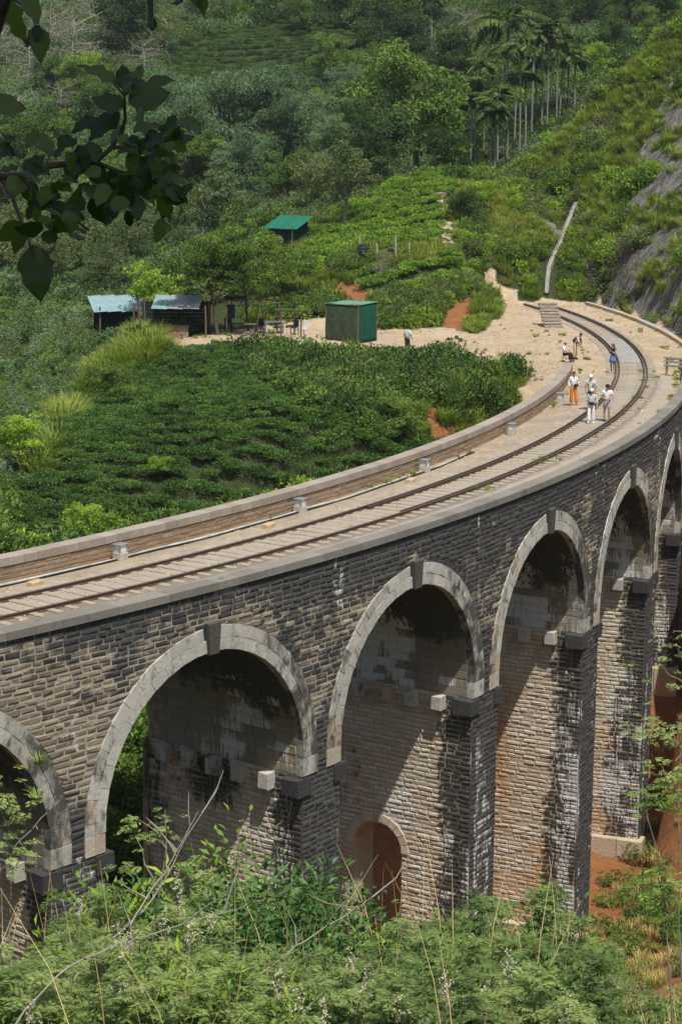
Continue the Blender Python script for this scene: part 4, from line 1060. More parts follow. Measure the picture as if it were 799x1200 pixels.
for j in range(70):
    a = random.uniform(-.9, .9); L = random.uniform(.7, 1.6); c_ = np.array([random.gauss(0, .55), random.gauss(0, .25), 0.05+abs(random.gauss(0, .25))])
    d_ = np.array([math.cos(a), 0.5*math.sin(a*2), random.uniform(-.35, .5)]); rr_ = random.uniform(.012, .03)
    q.tube([c_-d_*L/2, c_+np.array([0, 0, random.uniform(-.05, .08)]), c_+d_*L/2], [rr_, rr_, rr_*.5], 4)
tag(q.build('brushwood_pile', M['dead_wood'], loc=tuple(p_), rot=(0, 0, CAMZ)), 'heap of bleached brushwood beside the water tank', 'brushwood')
# --- hut with the green roof
p7, D = terr(338, 291, 150)
e = empty('green_hut', tuple(p7), CAMZ-R_(28)); e.scale = (0.78, 0.78, 0.82); tag(e, 'small dark green hut with a bright green metal roof among the trees', 'hut')
hw, hd, hz = 3.0, 2.6, 2.0
q = MB(); q.box((0, 0, hz/2-0.3), (hw, hd, hz+0.6)); wl = q.build('wall', M['green_wall'], e)
q = MB(); q.box((0.35, -hd/2-0.02, 0.95), (0.8, 0.05, 1.85)); dr = q.build('door', M['dark_cloth'], e)
q = MB(); q.box((-0.85, -hd/2-0.02, 1.2), (0.7, 0.05, 0.7)); q.build('window', M['dark_cloth'], e)
for j in range(4): corrugated('roof_sheet', 0.98, 3.7, M['green_sheet'], e, (-1.47+0.98*j, -0.05, hz+0.45+0.012*(j % 2)), (R_(17), 0, 0))
q = MB(); q.box((0, 0.9, hz+0.18), (hw, 0.7, 0.75)); q.build('gable', M['green_wall'], e)
for x, y in ((-1.3, -1.75), (1.4, -1.75)):
    q = MB(); q.tube([(x, y, -0.4), (x, y, hz+0.05)], 0.05, 6); q.build('post', M['old_wood'], e)
q = MB(); q.box((0.2, -2.0, -0.1), (3.6, 1.4, 0.3), bev=0.03); q.build('step', M['concrete'], e)
# ------------------------------------------------------------------ vegetation library
LEAF_GAIN = (3.0, 2.55, 2.0)      # blades are paler than the canopy they add up to
def mat_leaf(name, dark, mid, light, trans=0.30, rough=0.6, spec=0.2, vary=0.45):
    dark, mid, light = (tuple(min(0.8, v*g) for v, g in zip(c_, LEAF_GAIN)) for c_ in (dark, mid, light))
    t = NT(name); a = t.n('ShaderNodeAttribute', attribute_name='lv'); oi = t.n('ShaderNodeObjectInfo')
    f = t.math('ADD', t.math('MULTIPLY', a.outputs['Fac'], 0.75), t.math('MULTIPLY', t.math('SUBTRACT', oi.outputs['Random'], 0.3), vary))
    c = t.ramp(f, [(0.05, dark), (0.45, mid), (0.9, light)])
    t.col(c); t.rough(rough, spec)
    tr = t.n('ShaderNodeBsdfTranslucent'); t.l(t.mix(1.0, c, (1.1, 1.25, 0.6), 'MULTIPLY'), tr.inputs['Color'])
    ms = t.n('ShaderNodeMixShader'); ms.inputs[0].default_value = trans
    t.l(t.b.outputs[0], ms.inputs[1]); t.l(tr.outputs[0], ms.inputs[2]); t.l(ms.outputs[0], t.out.inputs['Surface'])
    return t.m
M['leaf_mid'] = mat_leaf('mid_green_leaf', (0.018, 0.038, 0.010), (0.042, 0.085, 0.022), (0.085, 0.14, 0.035))
M['leaf_dark'] = mat_leaf('dark_green_leaf', (0.008, 0.020, 0.008), (0.020, 0.045, 0.015), (0.042, 0.08, 0.025), 0.22)
M['leaf_blue'] = mat_leaf('bluish_feathery_leaf', (0.02, 0.042, 0.026), (0.046, 0.09, 0.055), (0.085, 0.14, 0.085))
M['leaf_bright'] = mat_leaf('bright_green_leaf', (0.045, 0.085, 0.012), (0.09, 0.16, 0.025), (0.15, 0.23, 0.04), 0.38)
M['leaf_olive'] = mat_leaf('olive_leaf', (0.020, 0.036, 0.016), (0.046, 0.072, 0.034), (0.085, 0.115, 0.055))
M['leaf_dry'] = mat_leaf('dry_brown_leaf', (0.028, 0.030, 0.024), (0.055, 0.056, 0.044), (0.09, 0.088, 0.068), 0.15)
M['leaf_soft'] = mat_leaf('soft_feathery_leaf', (0.03, 0.058, 0.014), (0.06, 0.11, 0.028), (0.10, 0.165, 0.045), 0.38)
M['tea'] = mat_leaf('tea_leaf', (0.010, 0.027, 0.008), (0.025, 0.062, 0.015), (0.055, 0.115, 0.026), 0.25, 0.5, 0.3)
M['tea_bright'] = mat_leaf('fresh_tea_leaf', (0.03, 0.065, 0.010), (0.065, 0.13, 0.018), (0.12, 0.20, 0.03), 0.28, 0.45, 0.35)
M['grass'] = mat_leaf('tall_grass_blade', (0.03, 0.055, 0.012), (0.07, 0.115, 0.024), (0.13, 0.18, 0.045), 0.35)
M['grass_yellow'] = mat_leaf('yellowing_grass_blade', (0.040, 0.060, 0.015), (0.082, 0.115, 0.030), (0.135, 0.165, 0.052), 0.35)
M['grass_dry'] = mat_leaf('dry_grass_blade', (0.10, 0.08, 0.045), (0.19, 0.155, 0.085), (0.28, 0.24, 0.14), 0.25)
M['fern_leaf'] = mat_leaf('feathery_shrub_leaf', (0.032, 0.058, 0.022), (0.068, 0.112, 0.044), (0.11, 0.155, 0.07), 0.36, 0.6, 0.2, 0.75)
M['gloss_leaf'] = mat_leaf('glossy_dark_leaf', (0.008, 0.026, 0.008), (0.020, 0.054, 0.015), (0.045, 0.092, 0.026), 0.2, 0.48, 0.35)
M['palm_leaf'] = mat_leaf('palm_leaf', (0.012, 0.028, 0.008), (0.030, 0.058, 0.016), (0.062, 0.09, 0.028), 0.3, 0.5, 0.25)
M['petal'] = mat_leaf('pale_pink_petal', (0.22, 0.20, 0.235), (0.26, 0.245, 0.28), (0.30, 0.29, 0.32), 0.3)
M['bark'] = mat_simple('grey_brown_bark', (0.07, 0.055, 0.042), (0.17, 0.145, 0.115), 6.0, 0.95, 0.1, 0.6, stretch=(4, 4, 1))
M['bark_pale'] = mat_simple('pale_bark', (0.22, 0.20, 0.17), (0.40, 0.37, 0.32), 5.0, 0.9, 0.1, 0.4, stretch=(3, 3, 1))
M['twig'] = mat_simple('dry_twig', (0.14, 0.115, 0.085), (0.27, 0.235, 0.18), 4.0, 0.9, 0.1, 0.2)
M['palm_trunk'] = mat_simple('palm_trunk', (0.16, 0.15, 0.13), (0.32, 0.30, 0.27), 3.0, 0.9, 0.1, 0.3, stretch=(1, 1, 6))

def unit(v): return v/(np.linalg.norm(v, axis=-1, keepdims=True)+1e-9)
def leaf_quads(C, A, S, aspect=0.5, rng=RNG, up=0.5, fold=0.12):
    """n leaf blades: centres C, growth direction A, length S; kite shaped and folded along the midrib"""
    n = len(C); A = unit(A)
    nr = rng.normal(size=(n, 3)); nr[:, 2] += up*2; nr = nr-(nr*A).sum(1, keepdims=True)*A; nr = unit(nr)
    B = np.cross(A, nr); S = np.asarray(S)[:, None]; w = S*aspect*0.5
    V = np.stack([C-A*S*0.5, C+B*w-A*S*0.02+nr*S*fold, C+A*S*0.5-nr*S*fold*0.6, C-B*w-A*S*0.02+nr*S*fold], 1)
    return V
def quads_mesh(name, V, lv, mat):
    n = len(V); F = np.arange(n*4).reshape(n, 4)
    return mesh_np(name, V.reshape(-1, 3), F, np.repeat(np.clip(lv, 0, 1), 4), 'lv', mat)
def sphere_pts(n, rng, shell=0.5):
    d = unit(rng.normal(size=(n, 3))); return d*((rng.random(n)**(1/3))*(1-shell)+shell*(0.75+0.25*rng.random(n)))[:, None]
def wiggle(a, b, n, amp, rng):
    f = np.linspace(0, 1, n)[:, None]; p = a+(b-a)*f; o = np.cumsum(rng.normal(size=(n, 3))*amp, 0); o -= o[0]; return p+o*f**0.7
def make_tree(seed, h=8.0, cr=3.2, ch=4.5, trunk_r=0.16, n_limb=9, n_sub=4, clump=0.95, leaves=7000, leaf=0.24, aspect=0.5, droop=0.2, up=0.5, bare=0.0, flat=0.0, open_=0.25, lean=0.3):
    """returns (trunk mesh builder, crown leaf quads, lv); base at the origin"""
    rng = np.random.default_rng(seed); q = MB()
    top = np.array([rng.normal()*lean, rng.normal()*lean, h-ch*0.35])
    tr = wiggle(np.array([0, 0, -0.5]), top, 7, 0.07, rng)
    q.tube(tr, list(np.linspace(trunk_r*1.25, trunk_r*0.35, 7)), 7)
    cents, rads = [], []
    for i in range(n_limb):
        f = 0.40+0.58*(i+rng.random()*0.6)/n_limb; k = f*6; j = int(min(k, 5)); base = tr[j]+(tr[j+1]-tr[j])*(k-j)
        az = i*2.4+rng.normal()*0.4; hz = h-ch+(ch*0.85)*(i+0.7)/n_limb
        if flat: hz = h-ch*0.5*rng.random()
        rad = cr*math.sqrt(max(0.12, 1-((hz-(h-ch*0.55))/(ch*0.62))**2))*(0.62+0.38*rng.random())
        end = np.array([top[0]*f+rad*math.cos(az), top[1]*f+rad*math.sin(az), hz+0.2*rng.normal()])
        lb = wiggle(base, end, 5, 0.09, rng); q.tube(lb, list(np.linspace(trunk_r*0.45, trunk_r*0.12, 5)), 5, False)
        for s_ in range(n_sub):
            g = 0.45+0.55*rng.random(); m_ = lb[min(4, int(g*4))]
            e2 = m_+rng.normal(size=3)*np.array([cr*0.30, cr*0.30, ch*0.14])*(0.6 if flat else 1)+np.array([0, 0, 0.25])
            q.tube(wiggle(m_, e2, 3, 0.05, rng), [trunk_r*0.16, trunk_r*0.1, trunk_r*0.05], 4, False)
            cents.append(e2); rads.append(clump*(0.65+0.7*rng.random()))
        cents.append(end); rads.append(clump*(0.7+0.6*rng.random()))
    cents = np.array(cents); rads = np.array(rads)
    keep = rng.random(len(cents)) > bare; cents = cents[keep]; rads = rads[keep]
    wgt = rads**2; ci = rng.choice(len(cents), leaves, p=wgt/wgt.sum())
    o = sphere_pts(leaves, rng, 1-open_-0.35); o[:, 2] *= (0.35 if flat else 0.62)
    Cc = cents[ci]+o*rads[ci][:, None]
    Ax = unit(o)+rng.normal(size=(leaves, 3))*0.6; Ax[:, 2] -= droop*2
    V = leaf_quads(Cc, Ax, leaf*(0.6+0.8*rng.random(leaves)), aspect, rng, up)
    cl = rng.random(len(cents)); lv = 0.55*cl[ci]+0.45*rng.random(leaves)
    return q, V, lv
class Plant:
    """a kind of plant: shared part meshes, placed as a thing with parts"""
    def __init__(s, name, parts): s.name = name; s.parts = parts
    def place(s, pos, scale=1.0, rz=None, label=None, cat='tree', group=None, tilt=(0, 0)):
        e = empty(s.name, tuple(map(float, pos)), random.uniform(0, 6.28) if rz is None else rz)
        e.rotation_euler[0] = tilt[0]; e.rotation_euler[1] = tilt[1]
        e.scale = (scale, scale, scale) if not hasattr(scale, '__len__') else scale
        if label: tag(e, label, cat, group)
        for nm, me in s.parts:
            o = bpy.data.objects.new(nm, me); COL.objects.link(o); o.parent = e
        return e
def tree_kind(name, seed, leafmat, barkmat='bark', **kw):
    q, V, lv = make_tree(seed, **kw)
    return Plant(name, [('trunk', q.mesh('trunk', M[barkmat])), ('crown', quads_mesh('crown', V, lv, M[leafmat]))])

def bush_mesh(seed, mat, n=420, r=0.8, h=0.9, leaf=0.17, aspect=0.5, flat=False, clumps=9, droop=0.0, up=0.6):
    rng = np.random.default_rng(seed)
    cc = unit(rng.normal(size=(clumps, 3)))*np.array([r*0.62, r*0.62, h*0.34])+np.array([0, 0, h*0.45]); cr_ = (0.35+0.35*rng.random(clumps))*r
    ci = rng.integers(0, clumps, n); o = sphere_pts(n, rng, 0.55); o[:, 2] *= 0.75
    C = cc[ci]+o*cr_[ci][:, None]
    if flat: C[:, 2] = h*0.55+(C[:, 2]-h*0.45)*0.42+0.06*rng.random(n)
    C[:, 2] = np.maximum(C[:, 2], 0.03)
    A = unit(o)+rng.normal(size=(n, 3))*0.55; A[:, 2] += 0.3-droop*2
    V = leaf_quads(C, A, leaf*(0.6+0.8*rng.random(n)), aspect, rng, up)
    lv = 0.45*rng.random(clumps)[ci]+0.55*rng.random(n)
    return quads_mesh('foliage', V, lv, M[mat])
def blade_strips(base, dirs, L, w, bend, rng, seg=3):
    """arching blades as strips of quads"""
    n = len(base); out = []
    side = unit(np.cross(dirs, np.array([0, 0, 1.0]))); f = np.linspace(0, 1, seg+1)
    P = []
    for t_ in f:
        c = base+np.array([0, 0, 1.0])*(L*t_*(1-0.45*bend*t_))[:, None]+dirs*(L*bend*t_*t_*0.75)[:, None]
        ww = (w*(1-t_)**0.6*0.5+0.0008)[:, None]; P.append((c-side*ww, c+side*ww))
    for j in range(seg): out.append(np.stack([P[j][0], P[j][1], P[j+1][1], P[j+1][0]], 1))
    return np.concatenate(out)
def grass_mesh(seed, mat, n=70, h=0.9, r=0.35, w=0.035, bend=0.7):
    rng = np.random.default_rng(seed); a = rng.random(n)*6.283; rr = r*np.sqrt(rng.random(n))
    base = np.c_[rr*np.cos(a), rr*np.sin(a), np.full(n, -0.05)]; a2 = a+rng.normal(size=n)*0.8
    d = np.c_[np.cos(a2), np.sin(a2), np.zeros(n)]; L = h*(0.55+0.6*rng.random(n))
    V = blade_strips(base, d, L, np.full(n, w), bend*(0.4+0.9*rng.random(n)), rng); lv = np.tile(rng.random(n), 3)
    return quads_mesh('blades', V, lv, M[mat])

def scatter(name, P, scale, meshes, var=None, label=None, tilt=None, rz=None, parent=None):
    """ground cover nobody could count: one object, instances set out by geometry nodes"""
    n = len(P); me = bpy.data.meshes.new(name); me.vertices.add(n); me.vertices.foreach_set('co', np.ascontiguousarray(P, np.float32).ravel())
    rot = np.zeros((n, 3), np.float32); rot[:, 2] = RNG.random(n)*6.283 if rz is None else rz
    if tilt is not None: rot[:, 0] = RNG.normal(size=n)*tilt; rot[:, 1] = RNG.normal(size=n)*tilt
    sc = np.asarray(scale, np.float32); sc = np.repeat(sc[:, None], 3, 1) if sc.ndim == 1 else sc
    for nm, arr in (('rot', rot), ('scl', sc)):
        a = me.attributes.new(nm, 'FLOAT_VECTOR', 'POINT'); a.data.foreach_set('vector', np.ascontiguousarray(arr, np.float32).ravel())
    var = RNG.integers(0, len(meshes), n) if var is None else var
    a = me.attributes.new('var', 'INT', 'POINT'); a.data.foreach_set('value', np.ascontiguousarray(var, np.int32))
    src = bpy.data.collections.new(name+'_kinds')
    for i, mm in enumerate(meshes):
        src.objects.link(bpy.data.objects.new('%s_kind_%02d' % (name, i), mm))
    g = bpy.data.node_groups.new(name, 'GeometryNodeTree')
    g.interface.new_socket('Geometry', in_out='INPUT', socket_type='NodeSocketGeometry'); g.interface.new_socket('Geometry', in_out='OUTPUT', socket_type='NodeSocketGeometry')
    N = g.nodes; gi = N.new('NodeGroupInput'); go = N.new('NodeGroupOutput'); ip = N.new('GeometryNodeInstanceOnPoints'); ci = N.new('GeometryNodeCollectionInfo')
    ci.inputs[0].default_value = src; ci.inputs['Separate Children'].default_value = True; ci.inputs['Reset Children'].default_value = True
    def na(nm, ty):
        x = N.new('GeometryNodeInputNamedAttribute'); x.data_type = ty; x.inputs[0].default_value = nm; return x.outputs['Attribute']
    L = g.links
    L.new(gi.outputs[0], ip.inputs['Points']); L.new(ci.outputs[0], ip.inputs['Instance']); ip.inputs['Pick Instance'].default_value = True
    L.new(na('var', 'INT'), ip.inputs['Instance Index']); L.new(na('scl', 'FLOAT_VECTOR'), ip.inputs['Scale'])
    e2r = N.new('FunctionNodeEulerToRotation'); L.new(na('rot', 'FLOAT_VECTOR'), e2r.inputs[0]); L.new(e2r.outputs[0], ip.inputs['Rotation'])
    L.new(ip.outputs[0], go.inputs[0])
    o = bpy.data.objects.new(name, me); COL.objects.link(o); md = o.modifiers.new('scatter', 'NODES'); md.node_group = g
    tag(o, label, None, None, 'stuff')
    return o
def sample_ground(u0, u1, v0, v1, n):
    u = RNG.uniform(u0, u1, n); v = RNG.uniform(v0, v1, n); x, y = uv_xy(u, v); P = np.c_[x, y, ground(x, y)]
    return P
# ------------------------------------------------------------------ planting: tea, grass, scrub
# candidate points over the slopes in and around the view; the wedge widens with distance
def wedge(n, v0, v1, margin=14.0, power=1.0):
    v = v0+(v1-v0)*RNG.random(n)**power; hw = v*0.168+margin; u = RNG.uniform(-1, 1, n)*hw
    x, y = uv_xy(u, v); return np.c_[x, y, ground(x, y)]
tea_k = [bush_mesh(100+i, 'tea', 620, 0.64, 0.70, 0.088, 0.5, True, 7) for i in range(5)]
teab_k = [bush_mesh(110+i, 'tea_bright', 420, 0.66, 0.75, 0.13, 0.5, True, 7) for i in range(4)]
def tea_rows(u0, u1, v0, v1, du, dv, wob=1.6, seed=0, turn=0.0):
    """bushes planted in rows across the slope"""
    uu, vv = np.meshgrid(np.arange(u0, u1, du), np.arange(v0, v1, dv)); uu = uu+RNG.uniform(-.2, .2, uu.shape)
    vv = vv+(fbm(uu/14, vv/14, seed=80+seed)-0.5)*wob*4+RNG.uniform(-.12, .12, vv.shape)
    if turn:
        cu, cv = (u0+u1)/2, (v0+v1)/2; du_, dv_ = uu-cu, vv-cv; uu = cu+du_*math.cos(turn)-dv_*math.sin(turn); vv = cv+du_*math.sin(turn)+dv_*math.cos(turn)
    x, y = uv_xy(uu.ravel(), vv.ravel())
    return np.c_[x, y, ground(x, y)]
P = tea_rows(-32, 22, 82, 134, 0.60, 0.82, seed=1); reg, *_ = classify(P); P = P[reg['teaA'] & ~reg['dirt'] & ~reg['sand'] & (RNG.random(len(P)) < 0.975)]
scatter('tea_field', P, 0.85+0.4*RNG.random(len(P)), tea_k, label='carpet of dark green tea bushes sloping from the terrace to the viaduct')
P = tea_rows(-30, 30, 136, 196, 0.62, 1.85, 0.4, seed=2, turn=R_(42)); reg, *_ = classify(P); P = P[(reg['teaB'] | reg['teaB2']) & ~reg['path'] & ~reg['cut']]
scatter('tea_knoll', P, 0.95+0.4*RNG.random(len(P)), teab_k, label='fresh green tea rows covering the knoll above the netted booth')
P = tea_rows(-60, 30, 226, 330, 0.85, 2.3, 1.2, seed=3); reg, *_ = classify(P); P = P[reg['teaC'] & (RNG.random(len(P)) < 0.95)]
P[:, 2] -= 0.05
scatter('tea_hillside', P, 1.15+0.5*RNG.random(len(P)), tea_k, label='rows of tea on the far hillside below the upper trees')

gr_k = [grass_mesh(200+i, 'grass', 75, 1.0, 0.40, 0.05, 0.8) for i in range(3)]
gy_k = [grass_mesh(210+i, 'grass_yellow', 75, 0.9, 0.42, 0.05, 0.75) for i in range(3)]
gd_k = [grass_mesh(220+i, 'grass_dry', 60, 0.8, 0.40, 0.04, 0.7) for i in range(3)]
sc_k = [bush_mesh(300, 'leaf_mid', 420, 0.9, 1.0, 0.17), bush_mesh(301, 'leaf_mid', 420, 0.9, 1.3, 0.19), bush_mesh(302, 'leaf_dark', 420, 0.9, 1.1, 0.18),
        bush_mesh(303, 'leaf_blue', 420, 0.9, 1.2, 0.20, 0.22, droop=0.2), bush_mesh(304, 'leaf_olive', 380, 0.9, 1.0, 0.16), bush_mesh(305, 'leaf_bright', 380, 0.8, 0.9, 0.17),
        bush_mesh(306, 'leaf_dry', 300, 0.8, 0.9, 0.15, 0.3)]
# grass verge right of the tea, above the parapet, and on the left bank
P = wedge(26000, 84, 150, 8); reg, px, py, D, rr, th = classify(P)
ok = (reg['grass_r'] | reg['grass_l']) & ~reg['sand'] & ~reg['dirt'] & ~reg['bench'] & (rr < 105.8)
P1 = P[ok]; P1 = P1[:3400]
scatter('tall_grass', P1, 0.55+0.75*RNG.random(len(P1))**2, gr_k+gr_k[:2]+gy_k[:1]+[sc_k[0], sc_k[2]], label='tall green grass on the bank between the tea and the parapet')
P = wedge(60000, 88, 152, 8); reg, px, py, D, rr, th = classify(P); P = P[reg['grass_l'] & ~reg['sand']][:1500]
scatter('bank_reeds', P, 1.0+0.9*RNG.random(len(P)), gr_k+gy_k, label='steep bank of tall pale grass left of the tea field', tilt=0.12)
# mixed bushes at the head of the tea slope
P = wedge(14000, 95, 136, 6); reg, px, py, D, rr, th = classify(P)
ok = in_poly(px, py, [(265, 414), (330, 408), (420, 424), (525, 416), (508, 470), (450, 520), (400, 500), (340, 470), (300, 445)]) & ~reg['sand'] & ~reg['dirt'] & (fbm(P[:, 0]/2.5, P[:, 1]/2.5, seed=97) > 0.44)
P = P[ok][:420]; scatter('slope_bushes', P, 0.5+0.8*RNG.random(len(P))**1.5, [sc_k[0], sc_k[1], sc_k[2], gr_k[0], sc_k[4]], label='mixed dark bushes along the head of the tea slope')
# slope behind the viaduct below the tea and under the arches
P = wedge(9000, 62, 100, 10); reg, px, py, D, rr, th = classify(P); ok = ~reg['teaA'] & ~reg['grass_r'] & (rr < 106) & (P[:, 2] < -4) & ~((px > 395) & (px < 490) & (py > 930))
P = P[ok][:2600]; scatter('valley_scrub', P, 0.8+0.9*RNG.random(len(P)), [sc_k[0], sc_k[1], sc_k[5], gr_k[0]], label='green scrub on the slope seen through the arches')
# the spur right of the line: grass and low scrub, thinner on the rock
P = wedge(60000, 118, 215, 16); reg, px, py, D, rr, th = classify(P)
rockp = reg['rock']; cl = fbm(P[:, 0]/3.0, P[:, 1]/3.0, P[:, 2]/3.0, seed=91)
ok = reg['spur'] & (rr > 115.9) & (th > -46) & np.where(rockp, RNG.random(len(P)) < 0.03+0.30*(cl > 0.58), RNG.random(len(P)) < 0.9)
P = P[ok][:13500]; P = P[np.min(np.linalg.norm(P[:, None, :2]-CHUTE[None, :, :2], axis=2), 1) > 0.75]; rr_ = np.hypot(P[:, 0], P[:, 1]); cl = fbm(P[:, 0]/4.0, P[:, 1]/4.0, P[:, 2]/4, seed=92)+0.12*(RNG.random(len(P))-0.5)
var = np.select([cl > 0.70, cl > 0.54, cl > 0.40, cl > 0.35], [RNG.integers(6, 8, len(P)), RNG.integers(0, 4, len(P)), RNG.integers(2, 6, len(P)), RNG.integers(0, 3, len(P))], RNG.integers(7, 10, len(P)))
scatter('slope_grass', P, (0.55+0.6*RNG.random(len(P)))*(1+0.3*(var > 5)), gr_k+gy_k+[sc_k[0], sc_k[5], sc_k[4], sc_k[6]], var, label='long grass and low scrub covering the cutting slope right of the track', tilt=0.15)
# knoll banks and path edges
P = wedge(26000, 132, 192, 12); reg, px, py, D, rr, th = classify(P)
bare = reg['sand'] | reg['path'] | reg['cut'] | reg['cut2'] | reg['bench'] | reg['teaB'] | reg['teaB2'] | reg['house'] | reg['spur'] | reg['teaA'] | reg['grass_l']
kn = ~bare & (px > 290) & (rr < 116) & (py > 190)
Pk = P[kn][:3800]; Pk = Pk[np.min(np.linalg.norm(Pk[:, None, :2]-CHUTE[None, :, :2], axis=2), 1) > 0.7]; cl = fbm(Pk[:, 0]/3.5, Pk[:, 1]/3.5, seed=93)
var = np.where(cl > 0.55, RNG.integers(3, 6, len(Pk)), np.where(cl > 0.44, RNG.integers(0, 3, len(Pk)), RNG.integers(6, 9, len(Pk))))
scatter('knoll_grass', Pk, 0.5+0.6*RNG.random(len(Pk)), gr_k+gy_k+[sc_k[0], sc_k[4], sc_k[5]], var, label='grass and weeds on the banks of the tea knoll', tilt=0.1)
# brush on the left bank and all the far hillsides
P = wedge(70000, 86, 345, 22, 0.9); reg, px, py, D, rr, th = classify(P)
bare = reg['sand'] | reg['path'] | reg['cut'] | reg['cut2'] | reg['bench'] | reg['teaB'] | reg['teaB2'] | reg['house'] | reg['spur'] | reg['teaA'] | reg['teaC'] | reg['grass_l'] | reg['left_cut'] | reg['far_cut'] | kn[:1].any()*False
ok = ~bare & ~((px > 285) & (D < 180)) & ~((px > 175) & (D < 150)) & ~((px > 205) & (D < 134)) & (rr < 900)
P = P[ok][:19000]; px, py, D = to_px(P); cl = fbm(P[:, 0]/11, P[:, 1]/11, seed=94)+0.16*(RNG.random(len(P))-0.5)
left = sstep(330, 120, px)
v_ = np.select([cl > 0.60, cl > 0.54, cl > 0.47, cl > 0.40], [np.full(len(P), 2), np.full(len(P), 1), np.full(len(P), 0), np.full(len(P), 3)], 4)
v_ = np.where((RNG.random(len(P)) < 0.05+0.05*left), 6, v_); v_ = np.where((RNG.random(len(P)) < 0.05), 5, v_); v_ = np.where((left > 0.4) & (RNG.random(len(P)) < 0.3), 3, v_)
scatter('hillside_scrub', P, np.minimum(0.9+1.5*RNG.random(len(P))**1.5, 0.55+0.8*sstep(95, 190, D)+0.8*sstep(190, 260, D)+0.25*RNG.random(len(P))), sc_k, v_, label='dense mixed scrub covering the hillsides behind the terrace')
# pebbles and low weeds on the sand
peb = [];
for i in range(3):
    q = MB(); q.lathe([(0.0, -.03), (.05, -.02), (.065, 0.0), (.045, .03), (0.0, .04)], n=7); v_ = np.array(q.v); v_ *= 1+0.35*(np.random.default_rng(i).random(v_.shape)-.5); q.v = [tuple(r) for r in v_]; peb.append(q.mesh('pebble', M['tan_block'] if i else M['grey_concrete']))
P = wedge(30000, 118, 165, 4); reg, px, py, D, rr, th = classify(P); ok = (reg['sand'] | reg['bench']) & ((rr > 112.6) | (rr < 109))
Pp = P[ok]; scatter('sand_pebbles', Pp[:2600], 0.4+1.6*RNG.random(min(2600, len(Pp)))**3, peb, label='scattered pebbles on the sandy terrace')
Pp = Pp[2600:]; k_ = fbm(Pp[:, 0]/1.6, Pp[:, 1]/1.6, seed=98) > 0.60; Pp = Pp[k_][:90]
scatter('terrace_weeds', Pp, 0.12+0.3*RNG.random(len(Pp)), gr_k[:2]+gy_k[:2], label='low tufts of weeds dotted over the sand')
s_ = RNG.uniform(-8, (R_(-43)-T0)*RO, 5200); r_ = RNG.uniform(RI+0.55, RO-0.5, 5200); k_ = fbm(s_/1.3, r_, seed=99)+0.25*(RNG.random(5200)-.5) > 0.5
P = cyl(s_[k_], r_[k_], ZDECK+0.02); P[:, 2] -= 0.13*sstep(109.1, 107.7, r_[k_])*sstep(-46.0, -50.0, np.degrees(ang(s_[k_])))
scatter('deck_gravel_stones', P, 0.25+0.75*RNG.random(len(P))**2, peb, label='loose gravel strewn over the viaduct deck')
# tufts along the deck edges
s_ = RNG.uniform(-6, (R_(-42)-T0)*RO, 700); which = RNG.random(700); r_ = np.where(which < 0.45, RO-0.62-0.25*RNG.random(700), np.where(which < 0.8, RT_O+RNG.normal(size=700)*0.3, RI+0.75+0.15*RNG.random(700)))
cl = fbm(s_/2.2, r_*0, seed=95); k_ = cl > 0.57; P = cyl(s_[k_], r_[k_], ZDECK)
scatter('deck_weeds', P, 0.12+0.2*RNG.random(len(P)), gr_k[:2]+gy_k[:2]+gd_k[:1], label='small tufts of weeds growing along the rails and parapets')
# red bank by the eastern piers: thin dry grass
P = wedge(9000, 70, 122, 16); reg, px, py, D, rr, th = classify(P); ok = reg['red'] & (rr > 108) & (fbm(P[:, 0]/2, P[:, 1]/2, seed=96) > 0.5)
P = P[ok][:520]; scatter('bank_grass', P, 0.4+0.5*RNG.random(len(P)), gd_k+gy_k[:1]+[sc_k[0]], label='sparse dry grass on the red earth bank below the piers')
# ------------------------------------------------------------------ trees and palms
KT = {
 'round': [tree_kind('broadleaf_tree', 400+i, 'leaf_mid', h=8.0, cr=3.0, ch=5.2, leaves=7000, leaf=0.27, clump=1.0) for i in range(3)],
 'dark': [tree_kind('dark_tree', 410+i, 'leaf_dark', h=9.0, cr=3.0, ch=6.5, leaves=7500, leaf=0.27, clump=1.05) for i in range(3)],
 'feather': [tree_kind('feathery_tree', 420+i, 'leaf_blue', h=9.0, cr=2.7, ch=6.8, leaves=8000, leaf=0.42, aspect=0.16, droop=0.35, clump=0.95, n_limb=12) for i in range(2)],
 'bright': [tree_kind('bright_tree', 430+i, 'leaf_bright', h=5.0, cr=1.9, ch=2.8, trunk_r=0.09, leaves=4200, leaf=0.22, clump=0.62, open_=0.4) for i in range(2)],
 'spread': [tree_kind('spreading_tree', 440+i, 'leaf_soft', h=6.2, cr=3.4, ch=4.4, trunk_r=0.10, n_limb=13, n_sub=5, leaves=9000, leaf=0.26, aspect=0.34, clump=0.75, flat=1.0, droop=0.1) for i in range(2)],
 'pale': [tree_kind('pale_barked_tree', 450+i, 'leaf_olive', 'bark_pale', h=8.0, cr=2.8, ch=4.6, trunk_r=0.14, leaves=4200, leaf=0.25, clump=0.85, bare=0.25) for i in range(2)],
 'olive': [tree_kind('olive_green_tree', 460+i, 'leaf_olive', h=7.0, cr=2.8, ch=5.2, leaves=6500, leaf=0.24, clump=0.95) for i in range(2)],
 'bare': [tree_kind('bare_grey_tree', 470+i, 'leaf_dry', 'bark_pale', h=6.0, cr=2.6, ch=4.6, trunk_r=0.12, n_limb=16, n_sub=7, leaves=700, leaf=0.16, clump=0.6) for i in range(2)],
}
HT = dict(round=8.0, dark=9.0, feather=9.0, bright=5.0, spread=6.2, pale=8.0, olive=7.0, bare=6.0)
PLANTED = []
